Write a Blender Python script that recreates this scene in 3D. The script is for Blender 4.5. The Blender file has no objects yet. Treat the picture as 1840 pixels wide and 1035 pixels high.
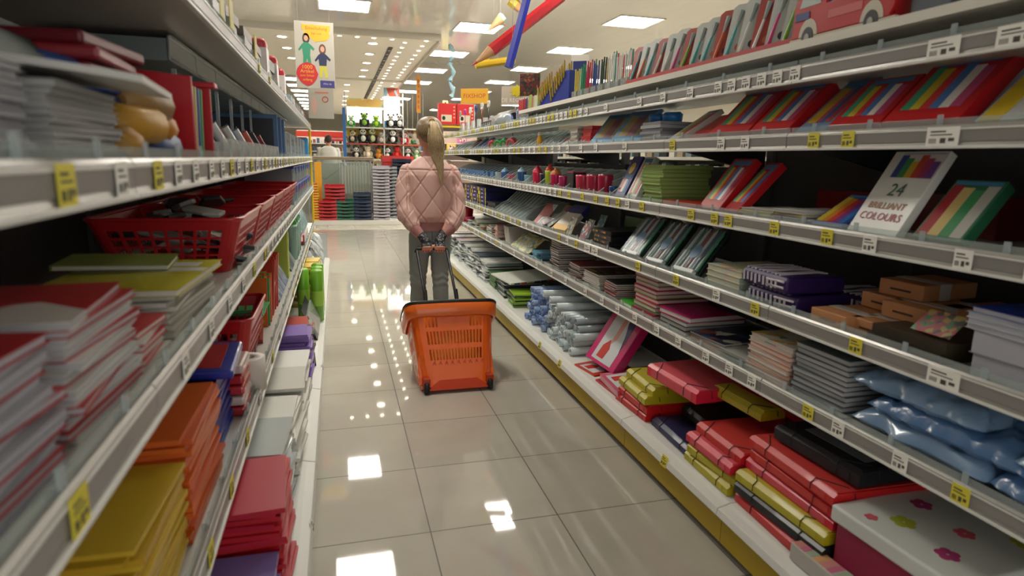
import bpy, math, random
from mathutils import Vector, Matrix, Euler
random.seed(7)
PI = math.pi
scn = bpy.context.scene
COL = scn.collection
# ---------------------------------------------------------------- camera
CAM_H = 1.2266
yaw, pit, rol = 0.27359, 0.20258, 0.021495
F = Vector((math.sin(yaw)*math.cos(pit), math.cos(yaw)*math.cos(pit), -math.sin(pit)))
R0 = Vector((math.cos(yaw), -math.sin(yaw), 0)); U0 = R0.cross(F)
RR = math.cos(rol)*R0 + math.sin(rol)*U0; UU = -math.sin(rol)*R0 + math.cos(rol)*U0
cd = bpy.data.cameras.new('camera'); cam = bpy.data.objects.new('camera', cd); COL.objects.link(cam)
cd.sensor_width = 36; cd.lens = 36*1118.4/1840; cd.clip_start = 0.02; cd.clip_end = 100
cam.matrix_world = Matrix(((RR.x, UU.x, -F.x, 0), (RR.y, UU.y, -F.y, 0), (RR.z, UU.z, -F.z, CAM_H), (0, 0, 0, 1)))
cd.dof.use_dof = True; cd.dof.focus_distance = 4.4; cd.dof.aperture_fstop = 3.6
scn.camera = cam
# ---------------------------------------------------------------- world and exposure
w = bpy.data.worlds.new('world'); scn.world = w; w.use_nodes = True
w.node_tree.nodes['Background'].inputs[0].default_value = (1.0, 0.97, 0.92, 1)
w.node_tree.nodes['Background'].inputs[1].default_value = 0.7
scn.view_settings.view_transform = 'Standard'; scn.view_settings.look = 'None'
scn.view_settings.exposure = 1.05; scn.view_settings.gamma = 1.0
LAMP = 15.0; SPOT = 9.0
# ---------------------------------------------------------------- materials
def lin(c): return c/12.92 if c <= 0.04045 else ((c+0.055)/1.055)**2.4
def H(h): return tuple(lin(int(h[i:i+2], 16)/255) for i in (0, 2, 4)) + (1,)
_m = {}
def M(h, rough=0.5, metal=0.0, emit=0.0, clear=0.0, coat=0.0, bump=0.0, bs=200, spec=0.5):
    k = ('p', h, rough, metal, emit, clear, coat, bump, bs, spec)
    if k in _m: return _m[k]
    m = bpy.data.materials.new('paint_'+h); m.use_nodes = True; nt = m.node_tree; b = nt.nodes['Principled BSDF']
    b.inputs['Base Color'].default_value = H(h); b.inputs['Roughness'].default_value = rough
    b.inputs['Metallic'].default_value = metal; b.inputs['Coat Weight'].default_value = coat
    b.inputs['Specular IOR Level'].default_value = spec
    if emit: b.inputs['Emission Color'].default_value = H(h); b.inputs['Emission Strength'].default_value = emit
    tc = nt.nodes.new('ShaderNodeTexCoord')
    if not emit and not clear:      # slight surface variation
        n = nt.nodes.new('ShaderNodeTexNoise'); n.inputs['Scale'].default_value = 9
        nt.links.new(tc.outputs['Object'], n.inputs['Vector'])
        mr = nt.nodes.new('ShaderNodeMapRange'); mr.inputs[3].default_value = rough-0.06; mr.inputs[4].default_value = rough+0.08
        nt.links.new(n.outputs[0], mr.inputs[0]); nt.links.new(mr.outputs[0], b.inputs['Roughness'])
    if bump:
        n2 = nt.nodes.new('ShaderNodeTexNoise'); n2.inputs['Scale'].default_value = bs
        nt.links.new(tc.outputs['Object'], n2.inputs['Vector'])
        bp = nt.nodes.new('ShaderNodeBump'); bp.inputs['Strength'].default_value = bump; bp.inputs['Distance'].default_value = 0.003
        nt.links.new(n2.outputs[0], bp.inputs['Height']); nt.links.new(bp.outputs[0], b.inputs['Normal'])
    if clear:                        # clear plastic film or acrylic: partly see-through
        tr = nt.nodes.new('ShaderNodeBsdfTransparent'); tr.inputs[0].default_value = tuple(0.5+0.5*c for c in H(h)[:3])+(1,)
        mx = nt.nodes.new('ShaderNodeMixShader'); mx.inputs[0].default_value = clear
        out = nt.nodes['Material Output']
        nt.links.new(b.outputs[0], mx.inputs[1]); nt.links.new(tr.outputs[0], mx.inputs[2]); nt.links.new(mx.outputs[0], out.inputs[0])
    _m[k] = m; return m
def MP(cols, scale=30, rough=0.35, stretch=(1, 1, 1), seed=0):
    """printed cover: patches of a few ink colours"""
    k = ('v', tuple(cols), scale, rough, stretch, seed)
    if k in _m: return _m[k]
    m = bpy.data.materials.new('print_'+cols[0]); m.use_nodes = True; nt = m.node_tree; b = nt.nodes['Principled BSDF']
    b.inputs['Roughness'].default_value = rough
    tc = nt.nodes.new('ShaderNodeTexCoord'); mp = nt.nodes.new('ShaderNodeMapping'); mp.inputs['Scale'].default_value = stretch
    mp.inputs['Location'].default_value = (seed*1.7, seed*0.9, seed*0.3)
    v = nt.nodes.new('ShaderNodeTexVoronoi'); v.inputs['Scale'].default_value = scale
    r = nt.nodes.new('ShaderNodeValToRGB'); r.color_ramp.interpolation = 'CONSTANT'
    s = nt.nodes.new('ShaderNodeSeparateColor')
    nt.links.new(tc.outputs['Object'], mp.inputs[0]); nt.links.new(mp.outputs[0], v.inputs['Vector'])
    nt.links.new(v.outputs['Color'], s.inputs[0]); nt.links.new(s.outputs[0], r.inputs[0]); nt.links.new(r.outputs[0], b.inputs['Base Color'])
    el = r.color_ramp.elements
    while len(el) < len(cols): el.new(0.5)
    for i, c in enumerate(cols): el[i].position = 0.0 if i == 0 else 0.3+0.7*i/len(cols); el[i].color = H(c)
    _m[k] = m; return m
def MW(c1, c2, scale=300, axis='Z', rough=0.7):
    """fine stripes: paper edges, ribbing"""
    k = ('w', c1, c2, scale, axis, rough)
    if k in _m: return _m[k]
    m = bpy.data.materials.new('stripe_'+c1); m.use_nodes = True; nt = m.node_tree; b = nt.nodes['Principled BSDF']
    b.inputs['Roughness'].default_value = rough
    tc = nt.nodes.new('ShaderNodeTexCoord'); v = nt.nodes.new('ShaderNodeTexWave'); v.bands_direction = axis
    v.inputs['Scale'].default_value = scale; v.inputs['Distortion'].default_value = 1.0
    r = nt.nodes.new('ShaderNodeValToRGB'); r.color_ramp.elements[0].color = H(c1); r.color_ramp.elements[1].color = H(c2)
    nt.links.new(tc.outputs['Object'], v.inputs['Vector']); nt.links.new(v.outputs[0], r.inputs[0]); nt.links.new(r.outputs[0], b.inputs['Base Color'])
    _m[k] = m; return m
CLEAR = M('dfe8e6', 0.12, clear=0.78); CLEAR2 = M('cfdadb', 0.18, clear=0.55); FILM = M('e6ecec', 0.1, clear=0.8)
PAGE = MW('a9a49c', 'e4e0d8', 260); PAGE2 = MW('8b8a92', 'c9cad2', 150); STEEL = M('b9bab4', 0.35, metal=0.5); WHITE = M('e6e6df', 0.45)
# ---------------------------------------------------------------- mesh helpers
class MB:
    def __init__(s): s.v = []; s.f = []; s.m = []; s.sm = []
    def add(s, vs, fs, mi=0, smooth=False):
        o = len(s.v); s.v += [tuple(v) for v in vs]
        for f in fs: s.f.append([o+i for i in f]); s.m.append(mi); s.sm.append(smooth)
        return s
    def box(s, x0, x1, y0, y1, z0, z1, mi=0, mat=None):
        vs = [(x, y, z) for z in (z0, z1) for y in (y0, y1) for x in (x0, x1)]
        if mat: vs = [mat @ Vector(v) for v in vs]
        return s.add(vs, [(0, 2, 3, 1), (4, 5, 7, 6), (0, 1, 5, 4), (2, 6, 7, 3), (0, 4, 6, 2), (1, 3, 7, 5)], mi)
    def prism(s, poly, axis, a, b, mi=0):
        """poly in the other two axes; axis 'x': (y,z), 'y': (x,z), 'z': (x,y)"""
        n = len(poly)
        f = {'x': lambda p, t: (t, p[0], p[1]), 'y': lambda p, t: (p[0], t, p[1]), 'z': lambda p, t: (p[0], p[1], t)}[axis]
        vs = [f(p, a) for p in poly]+[f(p, b) for p in poly]
        return s.add(vs, [tuple(range(n-1, -1, -1)), tuple(range(n, 2*n))]+[(i, (i+1) % n, n+(i+1) % n, n+i) for i in range(n)], mi)
    def tube(s, pts, r, n=8, mi=0, cap=True, smooth=True):
        pts = [Vector(p) for p in pts]; rs = r if isinstance(r, (list, tuple)) else [r]*len(pts)
        vs = []; up = Vector((0.13, 0.31, 0.94)).normalized(); fs = []
        for i, p in enumerate(pts):
            d = (pts[min(i+1, len(pts)-1)]-pts[max(i-1, 0)]).normalized()
            a = d.cross(up)
            if a.length < 0.05: a = d.cross(Vector((1, 0, 0)))
            a.normalize(); b = d.cross(a)
            for k in range(n):
                t = 2*PI*k/n; vs.append(p+rs[i]*(math.cos(t)*a+math.sin(t)*b))
        for i in range(len(pts)-1):
            for k in range(n): fs.append((i*n+k, i*n+(k+1) % n, (i+1)*n+(k+1) % n, (i+1)*n+k))
        s.add(vs, fs, mi, smooth)
        if cap:
            s.add(vs[:n], [tuple(range(n))], mi); s.add(vs[-n:], [tuple(range(n-1, -1, -1))], mi)
        return s
    def lathe(s, prof, n=16, mi=0, cx=0, cy=0, smooth=True):
        vs = []; fs = []
        for r, z in prof:
            for k in range(n): t = 2*PI*k/n; vs.append((cx+r*math.cos(t), cy+r*math.sin(t), z))
        for i in range(len(prof)-1):
            for k in range(n): fs.append((i*n+k, i*n+(k+1) % n, (i+1)*n+(k+1) % n, (i+1)*n+k))
        return s.add(vs, fs, mi, smooth)
    def ball(s, c, r, n=10, mi=0, m=None):
        rx, ry, rz = r if isinstance(r, (tuple, list)) else (r, r, r); vs = []; fs = []
        for i in range(n+1):
            a = PI*i/n
            for k in range(n*2):
                t = PI*k/n; p = Vector((rx*math.sin(a)*math.cos(t), ry*math.sin(a)*math.sin(t), rz*math.cos(a)))
                if m: p = m @ p
                vs.append(Vector(c)+p)
        for i in range(n):
            for k in range(2*n): fs.append((i*2*n+k, (i+1)*2*n+k, (i+1)*2*n+(k+1) % (2*n), i*2*n+(k+1) % (2*n)))
        return s.add(vs, fs, mi, True)
    def mesh(s, name, mats):
        me = bpy.data.meshes.new(name); me.from_pydata(s.v, [], s.f)
        for m in (mats if isinstance(mats, (list, tuple)) else [mats]): me.materials.append(m)
        me.polygons.foreach_set('material_index', s.m); me.polygons.foreach_set('use_smooth', s.sm); me.update(); return me
def link(name, data, parent=None, loc=(0, 0, 0), rot=(0, 0, 0), label=None):
    o = bpy.data.objects.new(name, data); COL.objects.link(o); o.location = loc; o.rotation_euler = rot
    if parent: o.parent = parent
    if label: o['label'] = label
    return o
def P(name, mb, mats, parent=None, bevel=0, label=None, loc=(0, 0, 0), rot=(0, 0, 0), seg=2):
    o = link(name, mb.mesh(name, mats) if isinstance(mb, MB) else mb, parent, loc, rot, label)
    if bevel:
        b = o.modifiers.new('bevel', 'BEVEL'); b.width = bevel; b.segments = seg; b.limit_method = 'ANGLE'
    return o
def tag(o, label, cat, group=None):
    o['label'] = label; o['category'] = cat
    if group: o['group'] = group
    return o
def T(name, label=None, cat=None, loc=(0, 0, 0), rz=0, group=None, rx=0, ry=0):
    o = link(name, None, None, loc, (rx, ry, rz)); o.empty_display_size = 0.05
    if label: tag(o, label, cat, group)
    return o
def S(name, mb, mats, bevel=0):
    o = P(name, mb, mats, None, bevel); o['kind'] = 'structure'; return o
def copytree(o, parent=None):
    c = o.copy(); COL.objects.link(c)
    if parent: c.parent = parent
    for ch in list(o.children):
        copytree(ch, c)
    return c
_fontcache = {}
def text_mesh(txt, size, mat, ext=0.0004):
    k = (txt, size, mat.name, ext)
    if k in _fontcache: return _fontcache[k]
    cu = bpy.data.curves.new('lettering', 'FONT'); cu.body = txt; cu.size = size; cu.align_x = 'CENTER'; cu.align_y = 'CENTER'
    cu.extrude = ext; cu.resolution_u = 2
    o = bpy.data.objects.new('tmp', cu); COL.objects.link(o)
    dg = bpy.context.evaluated_depsgraph_get(); me = bpy.data.meshes.new_from_object(o.evaluated_get(dg))
    bpy.data.objects.remove(o); bpy.data.curves.remove(cu); me.materials.clear(); me.materials.append(mat)
    _fontcache[k] = me; return me
ORD = 'first second third fourth fifth sixth seventh eighth ninth tenth eleventh twelfth thirteenth fourteenth fifteenth sixteenth seventeenth eighteenth nineteenth'.split()
def ordw(i):
    if i < 19: return ORD[i]
    tens = {2: 'twent', 3: 'thirt', 4: 'fort', 5: 'fift', 6: 'sixt', 7: 'sevent', 8: 'eight', 9: 'ninet'}
    t, u = divmod(i+1, 10)
    return tens[t]+('ieth' if u == 0 else 'y-'+ORD[u-1])
def pos_in_stack(i, n):
    """i counts from the bottom"""
    if n == 1: return ''
    if i == n-1: return 'topmost'
    if i == 0: return 'lowest'
    return ordw(n-1-i)+' from the top'
# ---------------------------------------------------------------- shelf coordinates
# local frame of a product: x along the shelf front, y into the shelf, z up
XR, XL = 1.25, -0.25
LV = {'RB': 0.166, 'R1': 0.565, 'R2': 0.797, 'R3': 1.055, 'R4': 1.306, 'R5': 1.49, 'R6': 1.562, 'LB': 0.15, 'L1': 0.525, 'L2': 0.905, 'L3': 1.205, 'L4': 1.525}
NAMES = {'RB': 'lowest right shelf', 'R1': 'second right shelf', 'R2': 'third right shelf', 'R3': 'fourth right shelf', 'R4': 'fifth right shelf',
         'R5': 'sixth right shelf', 'R6': 'top right board', 'LB': 'lowest left shelf', 'L1': 'second left shelf', 'L2': 'third left shelf', 'L3': 'fourth left shelf', 'L4': 'top left shelf'}
def at(lv, Y, d=0.03, dz=0.0):
    """point on shelf lv, d metres behind its front lip"""
    if lv[0] == 'R': x = (1.17 if lv == 'RB' else XR)+d
    else: x = (-0.115 if lv == 'LB' else XL)-d
    return (x, Y, LV[lv]+dz)
def rzs(lv): return -PI/2 if lv[0] == 'R' else PI/2
# ---------------------------------------------------------------- product builders (each returns the top-level object)
def cover_book(parent_or_none, w, d, t, cover, page, spine='y', ct=0.002):
    a = MB(); a.box(-w/2, w/2, 0, d, 0, ct); a.box(-w/2, w/2, 0, d, t-ct, t)
    if spine == 'y': a.box(-w/2, w/2, d-ct, d, ct, t-ct)
    else: a.box(w/2-ct, w/2, 0, d, ct, t-ct)
    b = MB(); b.box(-w/2+0.003, w/2-0.003, 0.003, d-0.003, ct, t-ct)
    return a.mesh('cover', cover), b.mesh('pages', page)
def stack(lv, Y, n, w, d, t, covers, desc, where, off=0.03, jit=0.01, jrot=3, yaw=0, page=None, group=None, name='notebook', cat='notebook', ct=0.0015, z0=0, top=None, spine='y', tilt=0):
    """pile of n books; covers/desc/top cycle; returns height"""
    page = page or PAGE; z = z0; cache = {}
    for i in range(n):
        cv = top[0] if (top and i == n-1) else covers[i % len(covers)]
        ds = top[1] if (top and i == n-1) else desc[i % len(desc)]
        k = cv.name
        if k not in cache: cache[k] = cover_book(None, w, d, t, cv, page, spine, ct)
        p = at(lv, Y+random.uniform(-jit, jit), off+random.uniform(0, jit), z)
        pw = pos_in_stack(i, n)
        o = T(name, f"{ds}, {pw} {'of' if pw in('topmost','lowest') else 'in'} {where}" if pw else f"{ds} {where}", cat, p, rzs(lv)+math.radians(yaw+random.uniform(-jrot, jrot)), group or where)
        link('cover', cache[k][0], o); link('pages', cache[k][1], o)
        z += t
    return z
def slab(lv, Y, n, w, d, t, mats, desc, where, name, cat, off=0.03, jit=0.008, jrot=3, yaw=0, z0=0, bevel=0.0, group=None, rx=0, part=None):
    """pile of single-piece packs"""
    z = z0; cache = {}
    for i in range(n):
        m = mats[i % len(mats)]
        if m.name not in cache:
            b = MB(); b.box(-w/2, w/2, 0, d, 0, t*0.96)
            cache[m.name] = (b.mesh(name, m))
        pw = pos_in_stack(i, n)
        lab = f"{desc[i % len(desc)]}, {pw} {'of' if pw in('topmost','lowest') else 'in'} {where}" if pw else f"{desc[i % len(desc)]} {where}"
        o = link(name, cache[m.name], None, at(lv, Y+random.uniform(-jit, jit), off+random.uniform(0, jit), z), (rx, 0, rzs(lv)+math.radians(yaw+random.uniform(-jrot, jrot))))
        tag(o, lab, cat, group or where)
        if bevel:
            bm = o.modifiers.new('bevel', 'BEVEL'); bm.width = bevel; bm.segments = 2
        if part: part(o, w, d, t, i)
        z += t
    return z
_fb = {}
FLAP = {'d0213f': 'd2525f', 'c4171c': 'c63a36', 'b3a718': 'b9ae33'}
def folder_box(loc, rz, col, label, group, w=0.25, d=0.34, t=0.036, rx=0, name='elastic_folder', ry=0):
    """plastic box file with chamfered rim and black elastic"""
    k = (col, w, d, t)
    if k not in _fb:
        c = 0.012
        body = MB(); body.prism([(0, 0), (d, 0), (d, t-c), (d-c, t-0.003), (c, t-0.003), (0, t-c)], 'x', -w/2, w/2)
        flap = MB(); flap.prism([(c, t-0.003), (d-c, t-0.003), (d-c-.004, t), (c+.004, t)], 'x', -w/2+0.006, w/2-0.006)
        flap.box(-w/2+0.03, w/2-0.03, -0.0015, 0, 0.004, t-c-0.002)
        el = []
        for s in (-1, 1):
            e = MB(); x = s*w*0.27; xe = s*w/2
            e.tube([(xe+s*0.001, 0.07, t*0.3), (xe+s*0.001, 0.065, t-0.006), (xe-s*0.02, 0.06, t+0.001), (x, 0.012, t+0.001), (x, -0.002, t-c), (x, -0.003, 0.006)], 0.0016, 5)
            el.append(e.mesh('elastic_band', M('15161a', 0.6)))
        _fb[k] = (body.mesh('body', M(col, 0.4, coat=0.08)), flap.mesh('flap', M(FLAP.get(col, col), 0.45)), el)
    b, f, el = _fb[k]
    o = T(name, label, 'folder', loc, rz, group, rx, ry)
    link('body', b, o); link('flap', f, o)
    for e in el: link('elastic_band', e, o)
    return o
def tilted_box(lv, Y, w, h, t, body, label, pic=None, a=50, off=0.03, name='pencil_box', cat='pencils', group=None, yaw=0, z=0, bevel=0.002, txt=None, picr=(0.12, 0.88, 0.18, 0.85), extra=None):
    """flat pack leaning back against the goods, a = degrees from upright"""
    ar = math.radians(a); x, y, zz = at(lv, Y, off, z+t*math.sin(ar))
    o = T(name, label, cat, (x, y, zz), rzs(lv)+math.radians(yaw), group, -ar)
    b = MB(); b.box(-w/2, w/2, 0, t, 0, h); P('box', b, body, o, bevel)
    if pic:
        x0, x1, z0, z1 = picr; n = len(pic); q = MB()
        for i, c in enumerate(pic):
            xa = -w/2+w*(x0+(x1-x0)*i/n); xb = -w/2+w*(x0+(x1-x0)*(i+1)/n)
            q.box(xa, xb, -0.0012, -0.0002, h*z0, h*z1*(1-0.04*((i*7) % 3)), i)
        P('cover_picture', q, [M(c, 0.35) for c in pic], o)
        s = MB(); s.box(-w/2+w*x0, -w/2+w*x1, -0.001, -0.0001, h*(z1+0.015), h*min(0.97, z1+0.1))
        P('header_print', s, M('3f7fb0', 0.4), o)
    if txt:
        for (tx, sz, zc, col) in txt: link('lettering', text_mesh(tx, sz, M(col, 0.5)), o, (0, -0.0016, h*zc), (PI/2, 0, 0))
    if extra: extra(o, w, h, t)
    return o
def lattice_shell(wb, db, wt, dt, h, ncx, ncy, rows, hole, rad=0.05, band=0.25, lean=0.0, zdiv=None):
    """open tub: rounded-rectangle sections from (wb,db) to (wt,dt); hole(side,u,v) cuts a cell. Returns MB (single wall)"""
    def ring(w, d, z, cx, cy):
        pts = []; r = min(rad, w/2.01, d/2.01)
        sides = [((-w/2+r, -d/2), (w/2-r, -d/2), ncx), ((w/2, -d/2+r), (w/2, d/2-r), ncy), ((w/2-r, d/2), (-w/2+r, d/2), ncx), ((-w/2, d/2-r), (-w/2, -d/2+r), ncy)]
        cs = [(w/2-r, -d/2+r, -PI/2), (w/2-r, d/2-r, 0), (-w/2+r, d/2-r, PI/2), (-w/2+r, -d/2+r, PI)]
        for si, (a, b, n) in enumerate(sides):
            us = divs(n)
            for u in us: pts.append((a[0]+(b[0]-a[0])*u+cx, a[1]+(b[1]-a[1])*u+cy, z, si, u))
            c = cs[si]
            for j in (1, 2, 3): t = c[2]+PI/2*j/4; pts.append((c[0]+r*math.cos(t)+cx, c[1]+r*math.sin(t)+cy, z, -1, 0))
        return pts
    def divs(n):
        o = [0.0]; tot = n*(1+band)+band; x = 0
        for i in range(n): x += band/tot; o.append(x); x += 1/tot; o.append(x)
        o.append(1.0); return o
    rings = []; zs = [0.0]; tot = rows*(1+band)+band; x = 0
    for i in range(rows): x += band/tot; zs.append(x); x += 1/tot; zs.append(x)
    zs.append(1.0)
    if zdiv: zs = zdiv
    for v in zs: rings.append(ring(wb+(wt-wb)*v, db+(dt-db)*v, h*v, 0, lean*v))
    m = MB(); n = len(rings[0]); vs = [p[:3] for r in rings for p in r]; fs = []
    for i in range(len(zs)-1):
        for k in range(n):
            p = rings[i][k]; q = rings[i][(k+1) % n]
            if p[3] >= 0 and q[3] == p[3]:
                L = divs(ncx if p[3] % 2 == 0 else ncy); idx = min(range(len(L)), key=lambda j: abs(L[j]-p[4]))
                if i % 2 == 1 and idx % 2 == 1 and hole(p[3], (p[4]+q[4])/2, (zs[i]+zs[i+1])/2): continue
            fs.append((i*n+k, i*n+(k+1) % n, (i+1)*n+(k+1) % n, (i+1)*n+k))
    fs.append(tuple(range(n-1, -1, -1)))
    m.add(vs, fs, 0, False); m.top = [p[:3] for p in rings[-1]]
    return m
def solid(o, t):
    s = o.modifiers.new('wall', 'SOLIDIFY'); s.thickness = t; s.offset = 0; return o
def red_basket(loc, rz, label, group, w=0.42, d=0.3, h=0.2, col='b3121c', fill=None, rx=0, ry=0):
    o = T('plastic_basket', label, 'basket', loc, rz, group, rx, ry)
    m = lattice_shell(w*0.8, d*0.76, w, d, h, 13, 8, 6, lambda s, u, v: v < 0.86, 0.03, 0.3)
    solid(P('tub', m, M(col, 0.35, coat=0.2), o), 0.003)
    r = MB(); pts = m.top+[m.top[0]]; r.tube(pts, 0.006, 6, cap=False); r.box(-0, 0.0001, 0, 0.0001, h, h+0.0001)
    P('rim', r, M(col, 0.3, coat=0.3), o)
    return o
def cup(lv, Y, r, h, col, label, off=0.08, name='cup', cat='cup', group=None, rim=True, lid=None, clear=False):
    o = T(name, label, cat, at(lv, Y, off), rzs(lv), group)
    m = MB(); m.lathe([(0, 0), (r*0.85, 0), (r*0.88, h*0.02), (r, h*0.9), (r, h), (r*0.9, h), (r*0.85, h*0.95), (0, h*0.94)], 18)
    P('body', m, M(col, 0.25, coat=0.4, clear=0.4 if clear else 0), o)
    if lid:
        m = MB(); m.lathe([(r*0.95, h), (r*0.95, h*1.08), (r*0.6, h*1.2), (r*0.35, h*1.25), (r*0.35, h*1.35), (0, h*1.4)], 16); P('lid', m, M(lid, 0.3), o)
    return o
def bag(lv, Y, w, h, t, cols, label, a=20, off=0.05, name='blister_pack', cat='pack', group=None, yaw=0, z=0, content=None, film=None, scale=40):
    """small hanging pack: card behind a wrinkled clear front"""
    ar = math.radians(a)
    o = T(name, label, cat, at(lv, Y, off, z+t*math.sin(ar)), rzs(lv)+math.radians(yaw), group, -ar)
    c = MB(); c.box(-w/2, w/2, t*0.5, t*0.5+0.002, 0, h); P('card', c, MP(cols, scale, seed=int(Y*10) % 7), o)
    f = MB(); nx, nz = 6, 7; vs = []; fs = []
    for j in range(nz+1):
        for i in range(nx+1):
            u, v = i/nx, j/nz; e = math.sin(PI*u)*math.sin(PI*v)
            vs.append((-w/2+w*u, t*0.5-t*e*0.9*(0.7+0.3*random.random()), h*v*0.97))
    for j in range(nz):
        for i in range(nx): a0 = j*(nx+1)+i; fs.append((a0, a0+1, a0+nx+2, a0+nx+1))
    f.add(vs, fs, 0, True); P('film', f, film or FILM, o)
    if content:
        q = MB()
        for i, cc in enumerate(content):
            x = -w*0.35+w*0.7*(i+0.5)/len(content); q.tube([(x, t*0.2, h*0.08), (x+random.uniform(-.002, .002), t*0.2, h*0.8)], w*0.28/len(content), 6, i)
        P('contents', q, [M(cc, 0.3) for cc in content], o)
    return o
def crumple(lv, Y, w, d, t, mat, label, off=0.03, z=0, name='plastic_bag', cat='bag', group=None, amp=0.02, seed=0, yaw=0, n=26):
    """soft wrinkled pack lying on the shelf"""
    rnd = random.Random(seed); ph = [(rnd.uniform(-1, 1), rnd.uniform(-1, 1), rnd.uniform(0, 6), rnd.uniform(12, 85)) for _ in range(9)]
    m = MB(); vs = []; fs = []
    for s in (0, 1):
        for j in range(n+1):
            for i in range(n+1):
                u, v = i/n, j/n; e = (1-abs(2*u-1)**4)*(1-abs(2*v-1)**4)
                x = -w/2+w*u; y = d*v
                q = sum(abs(math.sin(a*x*k+b*y*k+p)) for a, b, p, k in ph)/9-0.45
                zz = t*0.45+(1 if s else -1)*(e**.5)*t*0.45+(amp*(q+.1)*(e**.5)*3.2 if s else 0)
                vs.append((x+q*0.03, y+q*0.035, max(0.001, zz)))
    for s in (0, 1):
        o0 = s*(n+1)**2
        for j in range(n):
            for i in range(n):
                a = o0+j*(n+1)+i; q = (a, a+1, a+n+2, a+n+1); fs.append(q if s else q[::-1])
    m.add(vs, fs, 0, True)
    o = P(name, m, mat, None, 0, None, at(lv, Y, off, z), (0, 0, rzs(lv)+math.radians(yaw)))
    return tag(o, label, cat, group)
def pad_stack_paper(lv, Y, w, d, h, n, mat, label, **k): pass
# ---------------------------------------------------------------- the setting
def floor_mat():
    m = bpy.data.materials.new('polished_tiles'); m.use_nodes = True; nt = m.node_tree; b = nt.nodes['Principled BSDF']; L = nt.links.new
    g = nt.nodes.new('ShaderNodeNewGeometry'); s = nt.nodes.new('ShaderNodeSeparateXYZ'); L(g.outputs['Position'], s.inputs[0])
    def mth(op, a, b_=None, c=None):
        n = nt.nodes.new('ShaderNodeMath'); n.operation = op
        for i, v in enumerate((a, b_, c)):
            if v is None: continue
            if isinstance(v, (int, float)): n.inputs[i].default_value = v
            else: L(v, n.inputs[i])
        return n.outputs[0]
    px = mth('DIVIDE', mth('SUBTRACT', s.outputs[0], 0.262-45), 0.45); py = mth('DIVIDE', mth('SUBTRACT', s.outputs[1], 1.8773-45), 0.45)
    lines = [mth('LESS_THAN', mth('ABSOLUTE', mth('SUBTRACT', mth('FRACT', mth('ADD', q, 0.5)), 0.5)), 0.0045) for q in (px, py)]
    ln = mth('MAXIMUM', lines[0], lines[1])
    cid = nt.nodes.new('ShaderNodeCombineXYZ'); L(mth('FLOOR', px), cid.inputs[0]); L(mth('FLOOR', py), cid.inputs[1])
    wn = nt.nodes.new('ShaderNodeTexWhiteNoise'); wn.noise_dimensions = '3D'; L(cid.outputs[0], wn.inputs[0])
    no = nt.nodes.new('ShaderNodeTexNoise'); no.inputs['Scale'].default_value = 5; no.inputs['Detail'].default_value = 6; L(g.outputs['Position'], no.inputs['Vector'])
    n2 = nt.nodes.new('ShaderNodeTexNoise'); n2.inputs['Scale'].default_value = 160; L(g.outputs['Position'], n2.inputs['Vector'])
    v = mth('ADD', mth('MULTIPLY', wn.outputs[0], 0.25), mth('ADD', mth('MULTIPLY', no.outputs[0], 0.6), mth('MULTIPLY', n2.outputs[0], 0.2)))
    r = nt.nodes.new('ShaderNodeValToRGB'); r.color_ramp.elements[0].color = H('a9a497'); r.color_ramp.elements[1].color = H('c6c2b6'); L(v, r.inputs[0])
    mx = nt.nodes.new('ShaderNodeMix'); mx.data_type = 'RGBA'; L(ln, mx.inputs[0]); L(r.outputs[0], mx.inputs[6]); mx.inputs[7].default_value = H('4b4740')
    L(mx.outputs[2], b.inputs['Base Color'])
    L(mth('ADD', mth('MULTIPLY', ln, 0.5), mth('ADD', 0.022, mth('MULTIPLY', no.outputs[0], 0.03))), b.inputs['Roughness'])
    b.inputs['IOR'].default_value = 1.5; b.inputs['Specular IOR Level'].default_value = 0.7
    bp = nt.nodes.new('ShaderNodeBump'); bp.inputs['Strength'].default_value = 0.5; bp.inputs['Distance'].default_value = 0.001; bp.invert = True
    L(ln, bp.inputs['Height']); L(bp.outputs[0], b.inputs['Normal'])
    return m
X0, X1, YB, YF = -6.0, 9.0, -3.0, 33.0
S('floor', MB().box(X0, X1, YB, YF, -0.1, 0), floor_mat())
def ceil_mat():
    m = M('f1ede3', 0.22, spec=0.9); m = m.copy(); nt = m.node_tree; b = nt.nodes['Principled BSDF']
    for l in list(b.inputs['Roughness'].links): nt.links.remove(l)
    tc = nt.nodes.new('ShaderNodeNewGeometry'); mp = nt.nodes.new('ShaderNodeMapping'); mp.inputs['Scale'].default_value = (3.5, 0.8, 1)
    n = nt.nodes.new('ShaderNodeTexNoise'); n.inputs['Scale'].default_value = 1.6; n.inputs['Detail'].default_value = 3
    nt.links.new(tc.outputs['Position'], mp.inputs[0]); nt.links.new(mp.outputs[0], n.inputs['Vector'])
    bp = nt.nodes.new('ShaderNodeBump'); bp.inputs['Strength'].default_value = 0.35; bp.inputs['Distance'].default_value = 0.012
    nt.links.new(n.outputs[0], bp.inputs['Height']); nt.links.new(bp.outputs[0], b.inputs['Normal'])
    b.inputs['Roughness'].default_value = 0.12; b.inputs['Coat Weight'].default_value = 1.0; b.inputs['Coat Roughness'].default_value = 0.08
    return m
S('ceiling', MB().box(X0, X1, YB, YF, 3.0, 3.1), ceil_mat())
WALLM = M('c9c3b4', 0.6)
S('wall_back', MB().box(X0, X1, YF, YF+.1, 0, 3.0), WALLM)
S('wall_left', MB().box(X0-.1, X0, YB, YF, 0, 3.0), WALLM)
S('wall_right', MB().box(X1, X1+.1, YB, YF, 0, 3.0), WALLM)
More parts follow.
